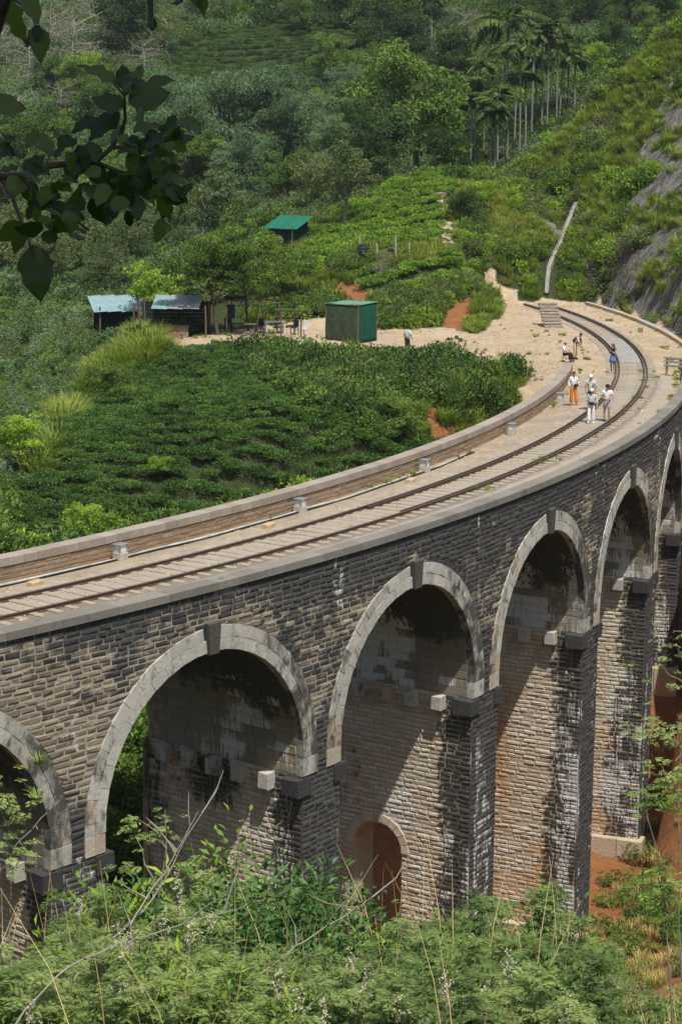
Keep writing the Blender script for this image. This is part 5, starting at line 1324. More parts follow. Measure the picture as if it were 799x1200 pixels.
def plant(kind, px, py, hpx, d0, label=None, wide=1.0, group='trees on the hillsides', zone=None):
    p_, D = on_ground(px, py, d0); k_ = hpx*D/FPX/HT[kind]; pl = KT[kind][len(PLANTED) % len(KT[kind])]
    e = pl.place(p_, (k_*wide, k_*wide, k_), None, label, 'tree', group, (random.uniform(-.06, .06), random.uniform(-.06, .06)))
    PLANTED.append((e, kind, px, zone)); return e
plant('bright', 178, 394, 84, 118, 'small bright green tree beside the left corner of the refreshment shack', 1.0)
plant('spread', 256, 393, 112, 118, 'feathery spreading tree shading the terrace left of the pole shelter', 1.05)
plant('spread', 292, 388, 120, 118, 'taller feathery spreading tree at the middle of the terrace', 0.95)
plant('spread', 330, 360, 70, 140, 'low feathery tree behind the white table, left of the tea knoll', 1.0)
plant('pale', 402, 268, 100, 165, 'pale barked leafy tree just right of the green hut', 1.15)
plant('pale', 236, 312, 112, 150, 'grey green tree with bleached bare limbs left of the green hut', 1.15)
plant('olive', 372, 262, 75, 190, 'olive tree behind the roof of the green hut', 1.1)
plant('round', 487, 225, 160, 195, 'large round tree behind the top of the tea knoll', 1.1)
plant('dark', 452, 222, 110, 190, 'dark tree against the crest of the tea knoll, left of the large round tree', 1.1)
plant('dark', 422, 240, 95, 180, 'dark tree between the pale barked tree and the knoll crest', 1.1)
plant('round', 545, 262, 42, 150, 'small dark bush-like tree beside the orange footpath on the knoll', 1.3)
plant('round', 140, 485, 62, 90, 'round bushy young tree standing in the tea field', 1.0)
plant('bright', 96, 640, 50, 80, 'bright young tree at the lower left edge of the tea', 1.2)
plant('bright', 22, 545, 62, 90, 'pale green sapling at the far left of the tea field', 1.3)
plant('bright', 190, 565, 30, 85, 'small light sapling rising out of the middle of the tea', 1.2)
plant('round', 470, 520, 58, 85, 'leafy tree by the dirt path below the grass bank', 1.3)
plant('spread', 225, 225, 70, 200, 'feathery tree with layered twigs below the bluish grove', 1.0)
FARZ = [('feather', 'on the slope under the tea rows', [(225, 215, 110), (258, 205, 115), (292, 200, 120), (322, 195, 115), (300, 235, 80), (270, 240, 70), (345, 205, 90), (205, 185, 90), (378, 180, 80), (405, 150, 75), (395, 215, 80), (20, 60, 60)]),
        ('dark', 'on the far hillside', [(150, 75, 95), (118, 165, 70), (190, 225, 80), (20, 200, 70), (415, 185, 70), (530, 110, 80), (440, 60, 80), (470, 90, 90), (640, 50, 60), (690, 40, 60), (740, 40, 70), (790, 30, 60), (250, 200, 75), (360, 165, 60), (720, 65, 50), (60, 120, 70), (500, 40, 60), (520, 215, 60)]),
        ('round', 'on the far hillside', [(420, 130, 80), (452, 160, 85), (520, 175, 85), (385, 100, 60), (90, 130, 60), (60, 215, 75), (130, 250, 80), (170, 280, 70), (480, 50, 70), (670, 80, 50), (330, 245, 60), (20, 20, 50), (350, 40, 40), (300, 10, 40), (400, 20, 45), (430, 215, 60), (760, 45, 40)]),
        ('olive', 'on the left bank', [(20, 330, 90), (55, 345, 85), (90, 335, 90), (125, 350, 70), (75, 300, 80), (110, 290, 75), (5, 280, 80), (150, 320, 70), (45, 250, 70), (160, 260, 60), (540, 90, 60), (440, 110, 60), (200, 300, 50)]),
        ('bare', 'on the upper left hillside', [(60, 70, 70), (85, 90, 80), (35, 110, 70), (20, 160, 60), (70, 145, 50), (120, 60, 60), (170, 95, 50), (10, 90, 60), (540, 60, 60), (445, 330, 28), (330, 170, 45), (100, 30, 50)]),
        ('pale', 'among the darker trees', [(195, 70, 60), (495, 165, 70), (230, 30, 45), (655, 40, 55), (360, 240, 60), (700, 130, 40)]),
        ('bright', 'on the hillside', [(100, 110, 45), (362, 130, 35), (440, 165, 45), (690, 95, 40), (565, 250, 40), (30, 180, 40), (540, 200, 40)])]
ADJ = dict(feather='bluish feathery', dark='dark dense', round='round green', olive='olive leafy', bare='bare grey', pale='pale barked', bright='light green')
ORD = ['leftmost', 'second', 'third', 'fourth', 'fifth', 'sixth', 'seventh', 'eighth', 'ninth', 'tenth', 'eleventh', 'twelfth', 'thirteenth', 'fourteenth', 'fifteenth', 'sixteenth', 'seventeenth', 'eighteenth', 'nineteenth', 'twentieth']
ORD += [t_+'-'+u_ for t_ in ('twenty', 'thirty', 'forty') for u_ in ('first', 'second', 'third', 'fourth', 'fifth', 'sixth', 'seventh', 'eighth', 'ninth')]
for kind, zone, L in FARZ:
    for i, (px, py, hpx) in enumerate(sorted(L)):
        d0 = 190 if py < 240 else 118
        if kind == 'bare' and px > 400 and py > 300: d0 = 130
        od = 'leftmost' if i == 0 else ORD[i]+' from the left'
        plant(kind, px, py, hpx*random.uniform(.9, 1.15), d0, '%s of the %s trees %s' % (od, ADJ[kind], zone), random.uniform(.95, 1.25), '%s trees %s' % (ADJ[kind], zone))

# palms
def frond_mesh(seed, L, pairs, leaf_l, droop, w=0.05, hang=0.5, mat='palm_leaf', lift=0.6):
    rng = np.random.default_rng(seed); f = np.linspace(0, 1, pairs+1)
    x = L*(f*0.95-0.12*f**3); z = L*(lift*f-droop*f**2); mid = np.c_[x, np.zeros_like(x), z]
    C, A, S = [], [], []
    for i in range(1, pairs+1):
        t_ = unit(mid[i]-mid[i-1]); ll = leaf_l*math.sin(math.pi*min(0.98, 0.12+0.85*f[i]))**0.6
        for sd in (-1, 1):
            a = unit(t_*0.55+np.array([0, sd, 0])*0.85-np.array([0, 0, hang*(0.5+0.7*rng.random())])); C.append(mid[i]+a*ll*0.5); A.append(a); S.append(ll)
    V = leaf_quads(np.array(C), np.array(A), np.array(S), w/leaf_l*2.2, rng, 0.8, 0.03); lv = rng.random(len(C))*0.8
    r = []                                           # midrib
    sd = np.array([0, 0.012*L/2, 0]); 
    R4 = np.stack([mid[:-1]-sd, mid[:-1]+sd, mid[1:]+sd*0.6, mid[1:]-sd*0.6], 1)
    return quads_mesh('frond', np.concatenate([V, R4]), np.r_[lv, np.full(len(R4), 0.8)], M[mat])
areca_f = [frond_mesh(500+i, 2.3, 22, 0.85, 0.85, 0.11, 0.55) for i in range(3)]
coco_f = [frond_mesh(510+i, 5.2, 42, 1.15, 0.8, 0.11, 0.9) for i in range(3)]
def palm(px, py, hpx, d0, label, kind='areca', group='slender palms behind the cutting', nf=12):
    p_, D = on_ground(px, py, d0); H = hpx*D/FPX
    e = empty('areca_palm' if kind == 'areca' else 'coconut_palm', tuple(p_), random.uniform(0, 6.28)); tag(e, label, 'palm', group)
    r = 0.10 if kind == 'areca' else 0.17; lean = np.array([random.uniform(-.25, .25), random.uniform(-.25, .25), 0])
    pts = [np.array([0, 0, -0.5])]+[np.array([0, 0, H*f])+lean*f*f for f in (0.25, 0.5, 0.75, 1.0)]
    q = MB(); q.tube(pts, [r*1.3, r*1.05, r, r*0.95, r*0.85], 8); q.build('trunk', M['palm_trunk'], e)
    top = pts[-1]
    if kind == 'areca':
        q = MB(); q.tube([top-np.array([0, 0, .05]), top+np.array([0, 0, .4]), top+np.array([0, 0, .8])], [r*1.1, r*1.25, r*0.6], 8); q.build('crownshaft', M['leaf_bright'], e); top = top+np.array([0, 0, .75])
    for i in range(nf):
        fr = random.choice(areca_f if kind == 'areca' else coco_f)
        o = link('frond', fr, parent=e, loc=tuple(top), rot=(0, random.uniform(-.75, .45), i*2.4+random.uniform(-.3, .3))); s_ = random.uniform(.85, 1.2); o.scale = (s_, s_, s_)
PL = [(551, 205, 78), (556, 203, 92), (574, 214, 66), (579, 212, 74), (582, 208, 88), (593, 205, 80), (602, 178, 78), (615, 190, 85), (627, 150, 66), (634, 165, 110), (640, 168, 125), (651, 158, 100), (664, 140, 72), (672, 142, 60), (487, 60, 60), (505, 76, 70), (566, 200, 110), (588, 190, 118), (622, 170, 118), (608, 196, 128), (655, 150, 78)]
for i, (px, py, h) in enumerate(sorted(PL)):
    palm(px, py, h, 192, '%s of the slender palms behind the cutting' % ('leftmost' if i == 0 else ORD[i]+' from the left'))
palm(592, 165, 132, 195, 'large coconut palm with long drooping fronds above the slender palms', 'coco', 'coconut palms', 20)
# two young palms whose fronds rise behind the parapet at the left edge
for px, py, h, lb in ((8, 655, 14, 'young palm with yellowish fronds behind the parapet at the left edge'), (40, 652, 8, 'low palm frond clump behind the left end of the parapet')):
    p_, D = on_ground(px, py+6, 70); e = empty('young_palm', tuple(p_), 0.6); tag(e, lb, 'palm', 'young palms behind the parapet')
    q = MB(); q.tube([(0, 0, -.3), (0, 0, .5)], [.16, .12], 7); q.build('trunk', M['palm_trunk'], e)
    for i in range(9):
        o = link('frond', random.choice(areca_f), parent=e, loc=(0, 0, .45), rot=(0, random.uniform(-.7, .2), i*2.4)); s_ = random.uniform(.9, 1.3); o.scale = (s_, s_, s_)
# banana-like broad leaves on the left bank
p_, D = on_ground(100, 395, 118)
# ------------------------------------------------------------------ foreground shrubs on the photographer's slope
def frond_feather(seed, L=0.25, pairs=9, rng=None):
    """bipinnate leaf: pairs of pinnae, each a narrow blade, in a flat drooping spray; returns quads along +x"""
    rng = np.random.default_rng(seed); f = np.linspace(0.12, 1, pairs); mid = np.c_[L*f, 0*f, L*(0.18*f-0.38*f*f)]
    C, A, S = [], [], []
    for i in range(pairs):
        ll = L*0.42*math.sin(math.pi*min(.96, .14+.8*f[i]))**0.7
        for sd in (-1, 1):
            a = unit(np.array([0.45, sd, -0.25+0.2*rng.normal()])); C.append(mid[i]+a*ll*0.5); A.append(a); S.append(ll)
    return leaf_quads(np.array(C), np.array(A), np.array(S), 0.30, rng, 1.2, 0.02)
FF = [frond_feather(600+i) for i in range(4)]
def rotz(V, a):
    c, s_ = math.cos(a), math.sin(a); R = np.array([[c, -s_, 0], [s_, c, 0], [0, 0, 1]]); return V @ R.T
def feather_shrub(seed, h=3.2, stems=17, fronds=12, spread=0.42):
    """thin woody stems, each ending in an umbrella of feathery leaves"""
    rng = np.random.default_rng(seed); q = MB(); VV, lv = [], []
    for s_ in range(stems):
        a = rng.random()*6.28; top = np.array([math.cos(a)*h*spread*rng.random(), math.sin(a)*h*spread*rng.random(), h*(0.55+0.45*rng.random())])
        st = wiggle(np.array([0.1*rng.normal(), 0.1*rng.normal(), -0.3]), top, 6, 0.035, rng); q.tube(st, list(np.linspace(0.022, 0.006, 6)), 5, False)
        nodes = [(st[-1], fronds)]+[(st[j], fronds//2) for j in (2, 3, 4)]
        for nd in range(4):
            e2 = st[3+nd % 2]+rng.normal(size=3)*np.array([.45, .45, .3]); q.tube([st[3+nd % 2], (st[3+nd % 2]+e2)/2+np.array([0, 0, .05]), e2], [0.009, 0.007, 0.004], 4, False); nodes.append((e2, fronds//2))
        for c_, k_ in nodes:
            tone = rng.random()
            for i in range(k_):
                F_ = FF[rng.integers(4)]*(0.7+0.6*rng.random()); t_ = rng.uniform(-.5, .35); ct, st_ = math.cos(t_), math.sin(t_)
                Ry = np.array([[ct, 0, st_], [0, 1, 0], [-st_, 0, ct]]); VV.append(rotz(F_ @ Ry.T, i*2.4+rng.random())+c_+np.array([0, 0, 0.06*rng.normal()])); lv.append(np.full(len(F_), 0.5*tone+0.5*rng.random()))
    return Plant('feathery_shrub', [('stem', q.mesh('stem', M['twig'])), ('foliage', quads_mesh('foliage', np.concatenate(VV), np.concatenate(lv), M['fern_leaf']))])
def broad_shrub(seed, mat, h=2.6, r=1.3, n=2400, leaf=0.15, aspect=0.42, name='glossy_shrub', whorl=False):
    rng = np.random.default_rng(seed); q = MB(); tips = []
    for i in range(26):
        a = rng.random()*6.28; rr = r*math.sqrt(rng.random()); top = np.array([rr*math.cos(a), rr*math.sin(a), h*(0.45+0.55*rng.random())*(1-0.25*(rr/r)**2)])
        st = wiggle(np.array([0.15*rng.normal(), 0.15*rng.normal(), -0.3]), top, 5, 0.05, rng); q.tube(st, list(np.linspace(0.025, 0.006, 5)), 5, False)
        tips += [st[-1], (st[-1]+st[-2])/2, st[-2], st[-3]*0.6+st[-2]*0.4]
    tips = np.array(tips); ci = rng.integers(0, len(tips), n); o = rng.normal(size=(n, 3))*np.array([.20, .20, .16])
    A = unit(o)+rng.normal(size=(n, 3))*0.35; A[:, 2] += 0.5 if whorl else 0.1
    V = leaf_quads(tips[ci]+o, A, leaf*(0.6+0.7*rng.random(n)), aspect, rng, 0.7, 0.08); lv = 0.4*rng.random(len(tips))[ci]+0.6*rng.random(n)
    return Plant(name, [('stem', q.mesh('stem', M['twig'])), ('foliage', quads_mesh('foliage', V, lv, M[mat]))])
FS = [feather_shrub(610+i) for i in range(4)]
GS = [broad_shrub(630+i, 'gloss_leaf') for i in range(2)]
YS = [broad_shrub(640+i, 'leaf_bright', 2.4, 0.9, 900, 0.24, 0.26, 'lance_leaved_shrub', True) for i in range(2)]
MS = [broad_shrub(650+i, 'leaf_mid', 2.4, 1.2, 2600, 0.13, 0.45, 'leafy_shrub') for i in range(2)]
SHRUB_H = {'F': 3.2, 'G': 2.6, 'Y': 2.4, 'M': 2.4}; SH = {'F': FS, 'G': GS, 'Y': YS, 'M': MS}
# crest of the thicket as seen from the path: pixel column, pixel row of the top, distance, kind
FG = [(-20, 1115, 23, 'F'), (25, 1128, 22, 'F'), (68, 1105, 23.5, 'F'), (105, 1030, 27, 'F'), (140, 1035, 28, 'Y'), (165, 1010, 30, 'M'), (190, 1020, 28, 'Y'), (225, 1000, 30, 'F'), (240, 1015, 27, 'G'),
      (270, 985, 31, 'M'), (290, 1005, 27, 'G'), (320, 990, 30, 'G'), (345, 1010, 28, 'G'), (375, 1020, 30, 'G'), (392, 1060, 27, 'G'), (420, 1085, 28, 'Y'), (445, 1090, 27, 'G'), (465, 1085, 30, 'M'), (490, 1085, 27, 'F'), (515, 1090, 29, 'F'),
      (540, 1075, 31, 'M'), (570, 1050, 33, 'F'), (600, 1045, 35, 'M'), (630, 1035, 36, 'F'), (665, 1070, 33, 'F'), (350, 1105, 24, 'F'), (300, 1112, 23, 'F'), (250, 1102, 23, 'F'), (200, 1060, 24, 'F'),
      (150, 1075, 23, 'F'), (100, 1090, 22, 'F'), (400, 1118, 23, 'F'), (450, 1110, 24, 'F'), (500, 1120, 23, 'F'), (550, 1105, 25, 'F'), (600, 1100, 26, 'F'), (640, 1110, 25, 'F'), (340, 1120, 22, 'F'), (280, 1125, 21, 'F'), (220, 1130, 21, 'F'),
      (160, 1135, 21, 'F'), (60, 1135, 21, 'F'), (10, 1140, 21, 'F'), (420, 1145, 21, 'F'), (480, 1155, 21, 'F'), (560, 1150, 22, 'F'), (620, 1155, 22, 'F'), (690, 1165, 24, 'F'), (860, 1130, 28, 'F'), (125, 1120, 21.6, 'M'), (265, 1150, 20.5, 'M'), (385, 1165, 20.4, 'G'), (455, 1130, 22.5, 'M'), (525, 1125, 22.8, 'M'), (585, 1125, 23, 'G'), (655, 1150, 22.6, 'M'), (35, 1165, 20.2, 'M'), (310, 1140, 21.4, 'Y'), (190, 1110, 22.2, 'Y')]
NAMES = {'F': 'pale green feathery shrub', 'G': 'glossy dark green shrub', 'Y': 'yellowish lance-leaved shrub', 'M': 'mid green leafy shrub'}
cnt = {}
front = {k: sorted(p[0] for p in FG if p[3] == k and p[2] < 26.5) for k in 'FGYM'}; back = {k: sorted(p[0] for p in FG if p[3] == k and p[2] >= 26.5) for k in 'FGYM'}
for px, py, D, k in FG:
    p_ = at(px, py+(18 if px < 480 else 6), D); g = gz(p_[0], p_[1]); sc = max(0.55, (p_[2]-g)/SHRUB_H[k])
    row, nm = (front[k], 'front') if D < 26.5 else (back[k], 'back'); i = row.index(px)
    od = 'leftmost' if i == 0 else ORD[i]+' from the left'
    lb = '%s %s in the %s row of the foreground thicket' % (od, NAMES[k], nm)
    random.choice(SH[k]).place((p_[0], p_[1], g), (sc*random.uniform(1.0, 1.25),)*2+(sc,), None, lb, 'shrub', 'shrubs of the foreground thicket', (random.uniform(-.08, .08), random.uniform(-.08, .08)))
# undergrowth between them
P = np.concatenate([sample_ground(-9, 10, 17, 40, 5200), sample_ground(-14, 16, 38, 58, 1500)]); px, py, D = to_px(P)
uk = [bush_mesh(660+i, 'fern_leaf', 520, 0.55, 0.9, 0.09, 0.3) for i in range(3)]+[bush_mesh(670+i, 'leaf_mid', 420, 0.5, 0.8, 0.08, 0.5) for i in range(2)]
scatter('undergrowth', P, 0.6+0.8*RNG.random(len(P)), uk, label='tangled low undergrowth between the foreground shrubs')
# dry grass and stalks, mostly at the lower right
P = sample_ground(2.5, 11, 18, 46, 1300); px, py, D = to_px(P); P = P[(px > 560) & (RNG.random(len(P)) < sstep(560, 760, px)+0.1)]
fg_k = [grass_mesh(680+i, 'grass_dry', 60, 1.0, 0.30, 0.008, 0.5) for i in range(3)]
scatter('dry_grass', P, 0.7+0.6*RNG.random(len(P)), fg_k, label='dry brown grass stalks at the lower right')
P = sample_ground(-9, 4, 18, 34, 90)
scatter('dry_stalks', P, 0.9+0.9*RNG.random(len(P)), [grass_mesh(690+i, 'grass_dry', 9, 1.7, 0.35, 0.007, 0.4) for i in range(3)], label='thin dry stalks standing among the foreground shrubs')
# long arching bare branches
for k, (pts, lb) in enumerate([([(60, 1185, 22), (120, 1110, 22.3), (185, 1060, 22.6), (225, 990, 23), (262, 930, 23.4)], 'long bare branch arching up to the first large arch'),
                               ([(155, 1075, 22.4), (200, 1010, 22.8), (232, 950, 23.2)], 'thin bare twig forking off beside the long branch'),
                               ([(20, 1200, 20), (80, 1150, 20.4), (150, 1118, 20.8), (240, 1095, 21.2), (300, 1075, 21.5)], 'bare grey branch lying low across the left thicket'),
                               ([(0, 1020, 25), (30, 985, 25), (70, 930, 25.2)], 'bare twig rising at the left edge before the nearest arch'),
                               ([(290, 1150, 23), (340, 1110, 23.2), (400, 1070, 23.6), (440, 1050, 24)], 'slanting bare branch in front of the glossy shrubs')]):
    q = MB(); W_ = np.array([at(*p) for p in pts]); W_ = np.concatenate([[W_[0]*1.0+np.array([0, 0, -1.2])], W_]); f = np.linspace(0, 1, 22); idx_ = np.linspace(0, len(W_)-1, 22)
    cur = np.array([np.interp(idx_, np.arange(len(W_)), W_[:, j]) for j in range(3)]).T; cur += np.cumsum(RNG.normal(size=cur.shape)*0.012, 0)
    q.tube(cur, list(np.linspace(0.013, 0.003, 22)), 6)
    for j in range(7, 22, 3):
        e2 = cur[j]+RNG.normal(size=3)*0.28+np.array([0, 0, .2]); q.tube([cur[j], (cur[j]+e2)/2+RNG.normal(size=3)*.03, e2], [.010, .007, .003], 4)
    tag(q.build('bare_branch', M['dead_wood']), lb, 'branch')
# flower clusters
rngf = np.random.default_rng(77); fl = []
for j in range(15):
    c_ = rngf.normal(size=3)*np.array([.055, .055, .08]); fl.append(c_)
fl = np.repeat(np.array(fl), 5, 0); Vf = leaf_quads(fl+rngf.normal(size=fl.shape)*.018, rngf.normal(size=fl.shape), np.full(len(fl), .034), .7, rngf, .4)
fl_me = quads_mesh('blossom', Vf, rngf.random(len(fl)), M['petal']); stq = MB(); stq.tube([(0, 0, -.9), (0.03, 0, -.4), (0, 0, 0)], [.008, .007, .004], 5); st_me = stq.mesh('stalk', M['twig'])
FP = Plant('flower_spike', [('blossom', fl_me), ('stalk', st_me)])
FLW = [(92, 1060, 24), (275, 1005, 29), (285, 975, 31), (247, 1078, 24), (225, 1090, 22.5), (150, 1100, 22), (140, 1105, 22), (152, 1112, 22), (213, 1060, 24), (195, 1080, 23), (410, 1125, 22), (432, 1143, 21.5), (425, 1165, 21), (520, 1150, 22), (527, 1165, 21.5), (570, 1170, 22), (380, 1190, 20),
       (130, 1155, 21), (145, 1160, 20.8), (350, 1180, 20.5), (660, 1180, 22), (595, 1130, 24), (330, 1150, 21.5), (205, 1030, 26), (405, 1040, 27), (470, 1180, 20.5), (40, 1190, 20)]
for i, (px, py, D) in enumerate(sorted(FLW)):
    FP.place(at(px, py, D), random.uniform(.55, .95), None, '%s of the pale pink flower clusters above the thicket' % ('leftmost' if i == 0 else ORD[i]+' from the left'), 'flower', 'pale flower clusters above the thicket')
# thin saplings with sparse feathery leaves, rooted on the near slope
def sapling(base, tips, label, fr=14, mat='fern_leaf', L=0.8):
    """base, tips: (pixel, pixel, distance) of the foot and of each leafy tip"""
    b = at(*base); b[2] = gz(b[0], b[1]); e = empty('sapling', tuple(b), 0); tag(e, label, 'sapling', 'thin saplings on the near slope'); q = MB(); VV, lv = [], []
    T_ = [at(*t_)-b for t_ in tips]; top = T_[0]; st = wiggle(np.array([0, 0, -.3]), top, 9, .05, RNG); q.tube(st, list(np.linspace(.02, .005, 9)), 6)
    for t_ in T_:
        j = int(np.argmin([np.linalg.norm(p_-t_)+1.5*max(0, p_[2]-t_[2]+.3) for p_ in st])); tw = wiggle(st[j], t_, 5, .04, RNG); q.tube(tw, list(np.linspace(.012, .004, 5)), 5)
        for p_, n in ((tw[-1], fr), (tw[-2], fr//2), (tw[-3], fr//3)):
            for i in range(n):
                F_ = FF[RNG.integers(4)]*L*(0.6+0.6*RNG.random()); VV.append(rotz(F_, RNG.random()*6.28)+p_+RNG.normal(size=3)*np.array([.16, .16, .08])); lv.append(np.full(len(F_), .4+.6*RNG.random()))
    q.build('stem', M['twig'], e); link('foliage', quads_mesh('foliage', np.concatenate(VV), np.concatenate(lv), M[mat]), parent=e)
sapling((812, 1150, 29), [(790, 735, 29), (778, 775, 29), (796, 760, 29.3)], 'tall thin sapling with sparse leaves at the right edge', 5)
sapling((815, 1160, 27), [(800, 838, 27), (768, 848, 27), (782, 862, 27.2), (792, 880, 27), (770, 900, 27)], 'thin branching sapling before the red bank at the right', 8)
sapling((800, 1170, 26), [(790, 925, 26), (778, 932, 26), (795, 1030, 26), (775, 1045, 26.3), (765, 1030, 26)], 'low leafy sapling at the right edge below the others', 12, 'leaf_mid')
sapling((-10, 1160, 24), [(12, 950, 24), (4, 985, 24), (22, 1000, 24), (-6, 930, 24)], 'thin sapling with hanging leaves at the left edge', 8)
sapling((160, 1130, 23), [(180, 965, 23), (150, 985, 23)], 'slim feathery sapling in front of the first large arch', 8)
# ferns rooted in the masonry of the nearest ring
for px, py, D, lb in ((46, 893, 57.0, 'small fern growing from the nearest arch ring'), (44, 935, 57.2, 'lower fern tuft on the nearest arch ring')):
    p_ = at(px, py, D); FS_ = grass_mesh(695, 'fern_leaf', 40, .5, .12, .05, 1.0); o = link('wall_fern', FS_, loc=tuple(p_)); tag(o, lb, 'fern', 'ferns on the masonry')

# ------------------------------------------------------------------ branch hanging into the view at the upper left
def big_leaf(seed, L=1.0, W=0.6):
    rng = np.random.default_rng(seed); n = 9; f = np.linspace(0, 1, n); hw = W/2*np.sin(np.pi*f**0.75)**0.8*(1+0.09*np.sin(f*19+seed)); V, lv = [], []
    bend = rng.uniform(.05, .35); curl = rng.uniform(-.15, .25)
    for i in range(n):
        z = -bend*f[i]**2*L
        for s_ in (-1, -0.5, 0, 0.5, 1):
            V.append((f[i]*L, s_*hw[i]*L+0.0, z+abs(s_)*hw[i]*L*curl+0.045*L*math.sin(f[i]*15+s_*4+seed)*abs(s_)))
    ii = np.arange(n*5).reshape(n, 5); F = np.stack([ii[:-1, :-1].ravel(), ii[1:, :-1].ravel(), ii[1:, 1:].ravel(), ii[:-1, 1:].ravel()], 1)
    return mesh_np('leaf', np.array(V), F, np.full(len(V), rng.random()), 'lv', M['branch_leaf'], True)
M['branch_leaf'] = mat_leaf('thick_branch_leaf', (0.006, 0.015, 0.004), (0.012, 0.028, 0.007), (0.042, 0.066, 0.016), 0.35, 0.35, 0.4, 0.7)
BL = [big_leaf(700+i) for i in range(6)]
BD = 5.0
br = empty('hanging_branch', tuple(at(-60, 210, BD))); tag(br, 'dark leafy branch hanging into view at the upper left', 'branch'); b0 = np.array(br.location)
def twig(pts, r0, r1):
    q = MB(); W_ = [at(x, y, BD+dd)-b0 for x, y, dd in pts]; q.tube(W_, list(np.linspace(r0, r1, len(W_))), 7); q.build('twig', M['bark'], br)
twig([(-60, 210, 0), (0, 208, 0), (28, 206, .02), (48, 196, .03), (80, 192, .05), (112, 190, .06), (145, 203, .08), (190, 205, .1)], .012, .004)
twig([(112, 190, .06), (128, 176, .05), (141, 160, .04), (147, 140, .02), (146, 112, 0), (134, 98, 0)], .007, .0025)
twig([(130, 174, .05), (155, 170, .05), (178, 173, .07), (205, 180, .1)], .005, .002)
twig([(4, 212, 0), (15, 232, -.03), (24, 256, -.05), (32, 272, -.06), (38, 300, -.07)], .006, .0025)
twig([(22, 205, .02), (50, 232, 0), (85, 255, -.02), (105, 270, -.03)], .005, .002)
twig([(172, -30, -.1), (176, -5, -.1), (177, 22, -.1), (178, 34, -.1)], .008, .006)
twig([(-30, -20, .1), (10, -5, .1), (35, 12, .1), (44, 35, .1)], .005, .002)
def put_leaf(px, py, ang, lpx, dd=0.0, tilt=None, roll=None):
    """leaf starting at a pixel, pointing at ang degrees in the picture plane"""
    o = link('leaf', random.choice(BL), parent=br); L = lpx*(BD+dd)/FPX
    a = R_(ang); ax = RGT*math.cos(a)+UPV*math.sin(a); tl = random.uniform(-.5, .5) if tilt is None else tilt
    ax = unit(ax*math.cos(tl)+FWD*math.sin(tl)); nr = unit(-FWD+UPV*0.4+RNG.normal(size=3)*0.45); nr = unit(nr-ax*(nr@ax)); sd = np.cross(nr, ax)
    mw = Matrix(((ax[0], sd[0], nr[0], 0), (ax[1], sd[1], nr[1], 0), (ax[2], sd[2], nr[2], 0), (0, 0, 0, 1)))
    o.matrix_local = Matrix.Translation(Vector(at(px, py, BD+dd)-b0)) @ mw @ Matrix.Scale(L, 4)
for px, py, a, l in [(28, -8, -60, 40), (8, -2, -75, 55), (45, 32, -80, 42), (48, 30, -130, 30), (-12, 118, -8, 44), (222, -14, -60, 26), (240, -8, -100, 26), (215, 2, 170, 18), (178, 20, -88, 18),
                     (134, 98, 140, 46), (134, 98, 25, 34), (146, 112, 62, 42), (147, 105, 100, 34), (150, 120, 20, 56), (146, 125, 160, 44), (160, 112, 75, 32), (170, 100, 15, 36), (140, 130, -140, 50), (120, 140, -160, 40), (165, 105, 120, 30),
                     (24, 258, -95, 40), (38, 286, -82, 68), (28, 262, -150, 40), (14, 230, -170, 36), (0, 168, -35, 24), (32, 172, 60, 26)]: put_leaf(px, py, a, l, random.uniform(-.1, .1))
clus = [(30, 205, 9), (60, 215, 9), (75, 180, 8), (105, 195, 9), (110, 235, 9), (75, 250, 9), (45, 250, 8), (135, 210, 9), (160, 215, 8), (185, 195, 9), (195, 215, 10), (205, 240, 8), (175, 160, 8), (195, 165, 8), (150, 155, 6), (85, 170, 6), (60, 275, 6), (205, 150, 6), (150, 185, 7), (130, 240, 6)]
for cx, cy, n in clus:
    for i in range(n):
        a = random.uniform(-150, 40) if random.random() < .75 else random.uniform(0, 360)
        put_leaf(cx+random.gauss(0, 10), cy+random.gauss(0, 8), a, random.uniform(20, 37), random.uniform(-.25, .25), random.uniform(-.9, .9))
# unseen tree that carries it; crown added along the sun line to shade it
e = empty('unseen_shade_tree', (float(CAM[0]+2.6*RH[0]-2.2*FH[0]), float(CAM[1]+2.6*RH[1]-2.2*FH[1]), gz(CAM[0]+2.6*RH[0]-2.2*FH[0], CAM[1]+2.6*RH[1]-2.2*FH[1])), 0)
tag(e, 'unseen tree added above the viewpoint to shade its branch at upper left', 'tree')
eb = np.array(e.location); q = MB(); q.tube(wiggle(np.array([0, 0, -.5]), np.array([0, 0, 6.0]), 6, .05, RNG), list(np.linspace(.22, .12, 6)), 9)
bt = at(-60, 210, BD)-eb; q.tube(wiggle(np.array([0, 0, 4.6]), bt, 9, .0, RNG)+np.array([[0, 0, .9*math.sin(math.pi*f)] for f in np.linspace(0, 1, 9)]), list(np.linspace(.10, .012, 9)), 7); q.build('trunk', M['bark'], e)
svn = np.array(sv); cen = np.array([at(100, 180, BD)+svn*t_ for t_ in (2.6, 3.4, 4.4)]+[at(30, 30, BD)+svn*3.0, at(215, 150, BD)+svn*4.6]); rad = np.array([.85, 1.1, 1.3, 1.0, .9]); n = 7000
ci = RNG.integers(0, 5, n); V = leaf_quads(cen[ci]+sphere_pts(n, RNG, .3)*rad[ci][:, None]-eb, RNG.normal(size=(n, 3)), .10+.06*RNG.random(n), .55, RNG, .6)
link('crown', quads_mesh('crown', V, RNG.random(n), M['branch_leaf']), parent=e)
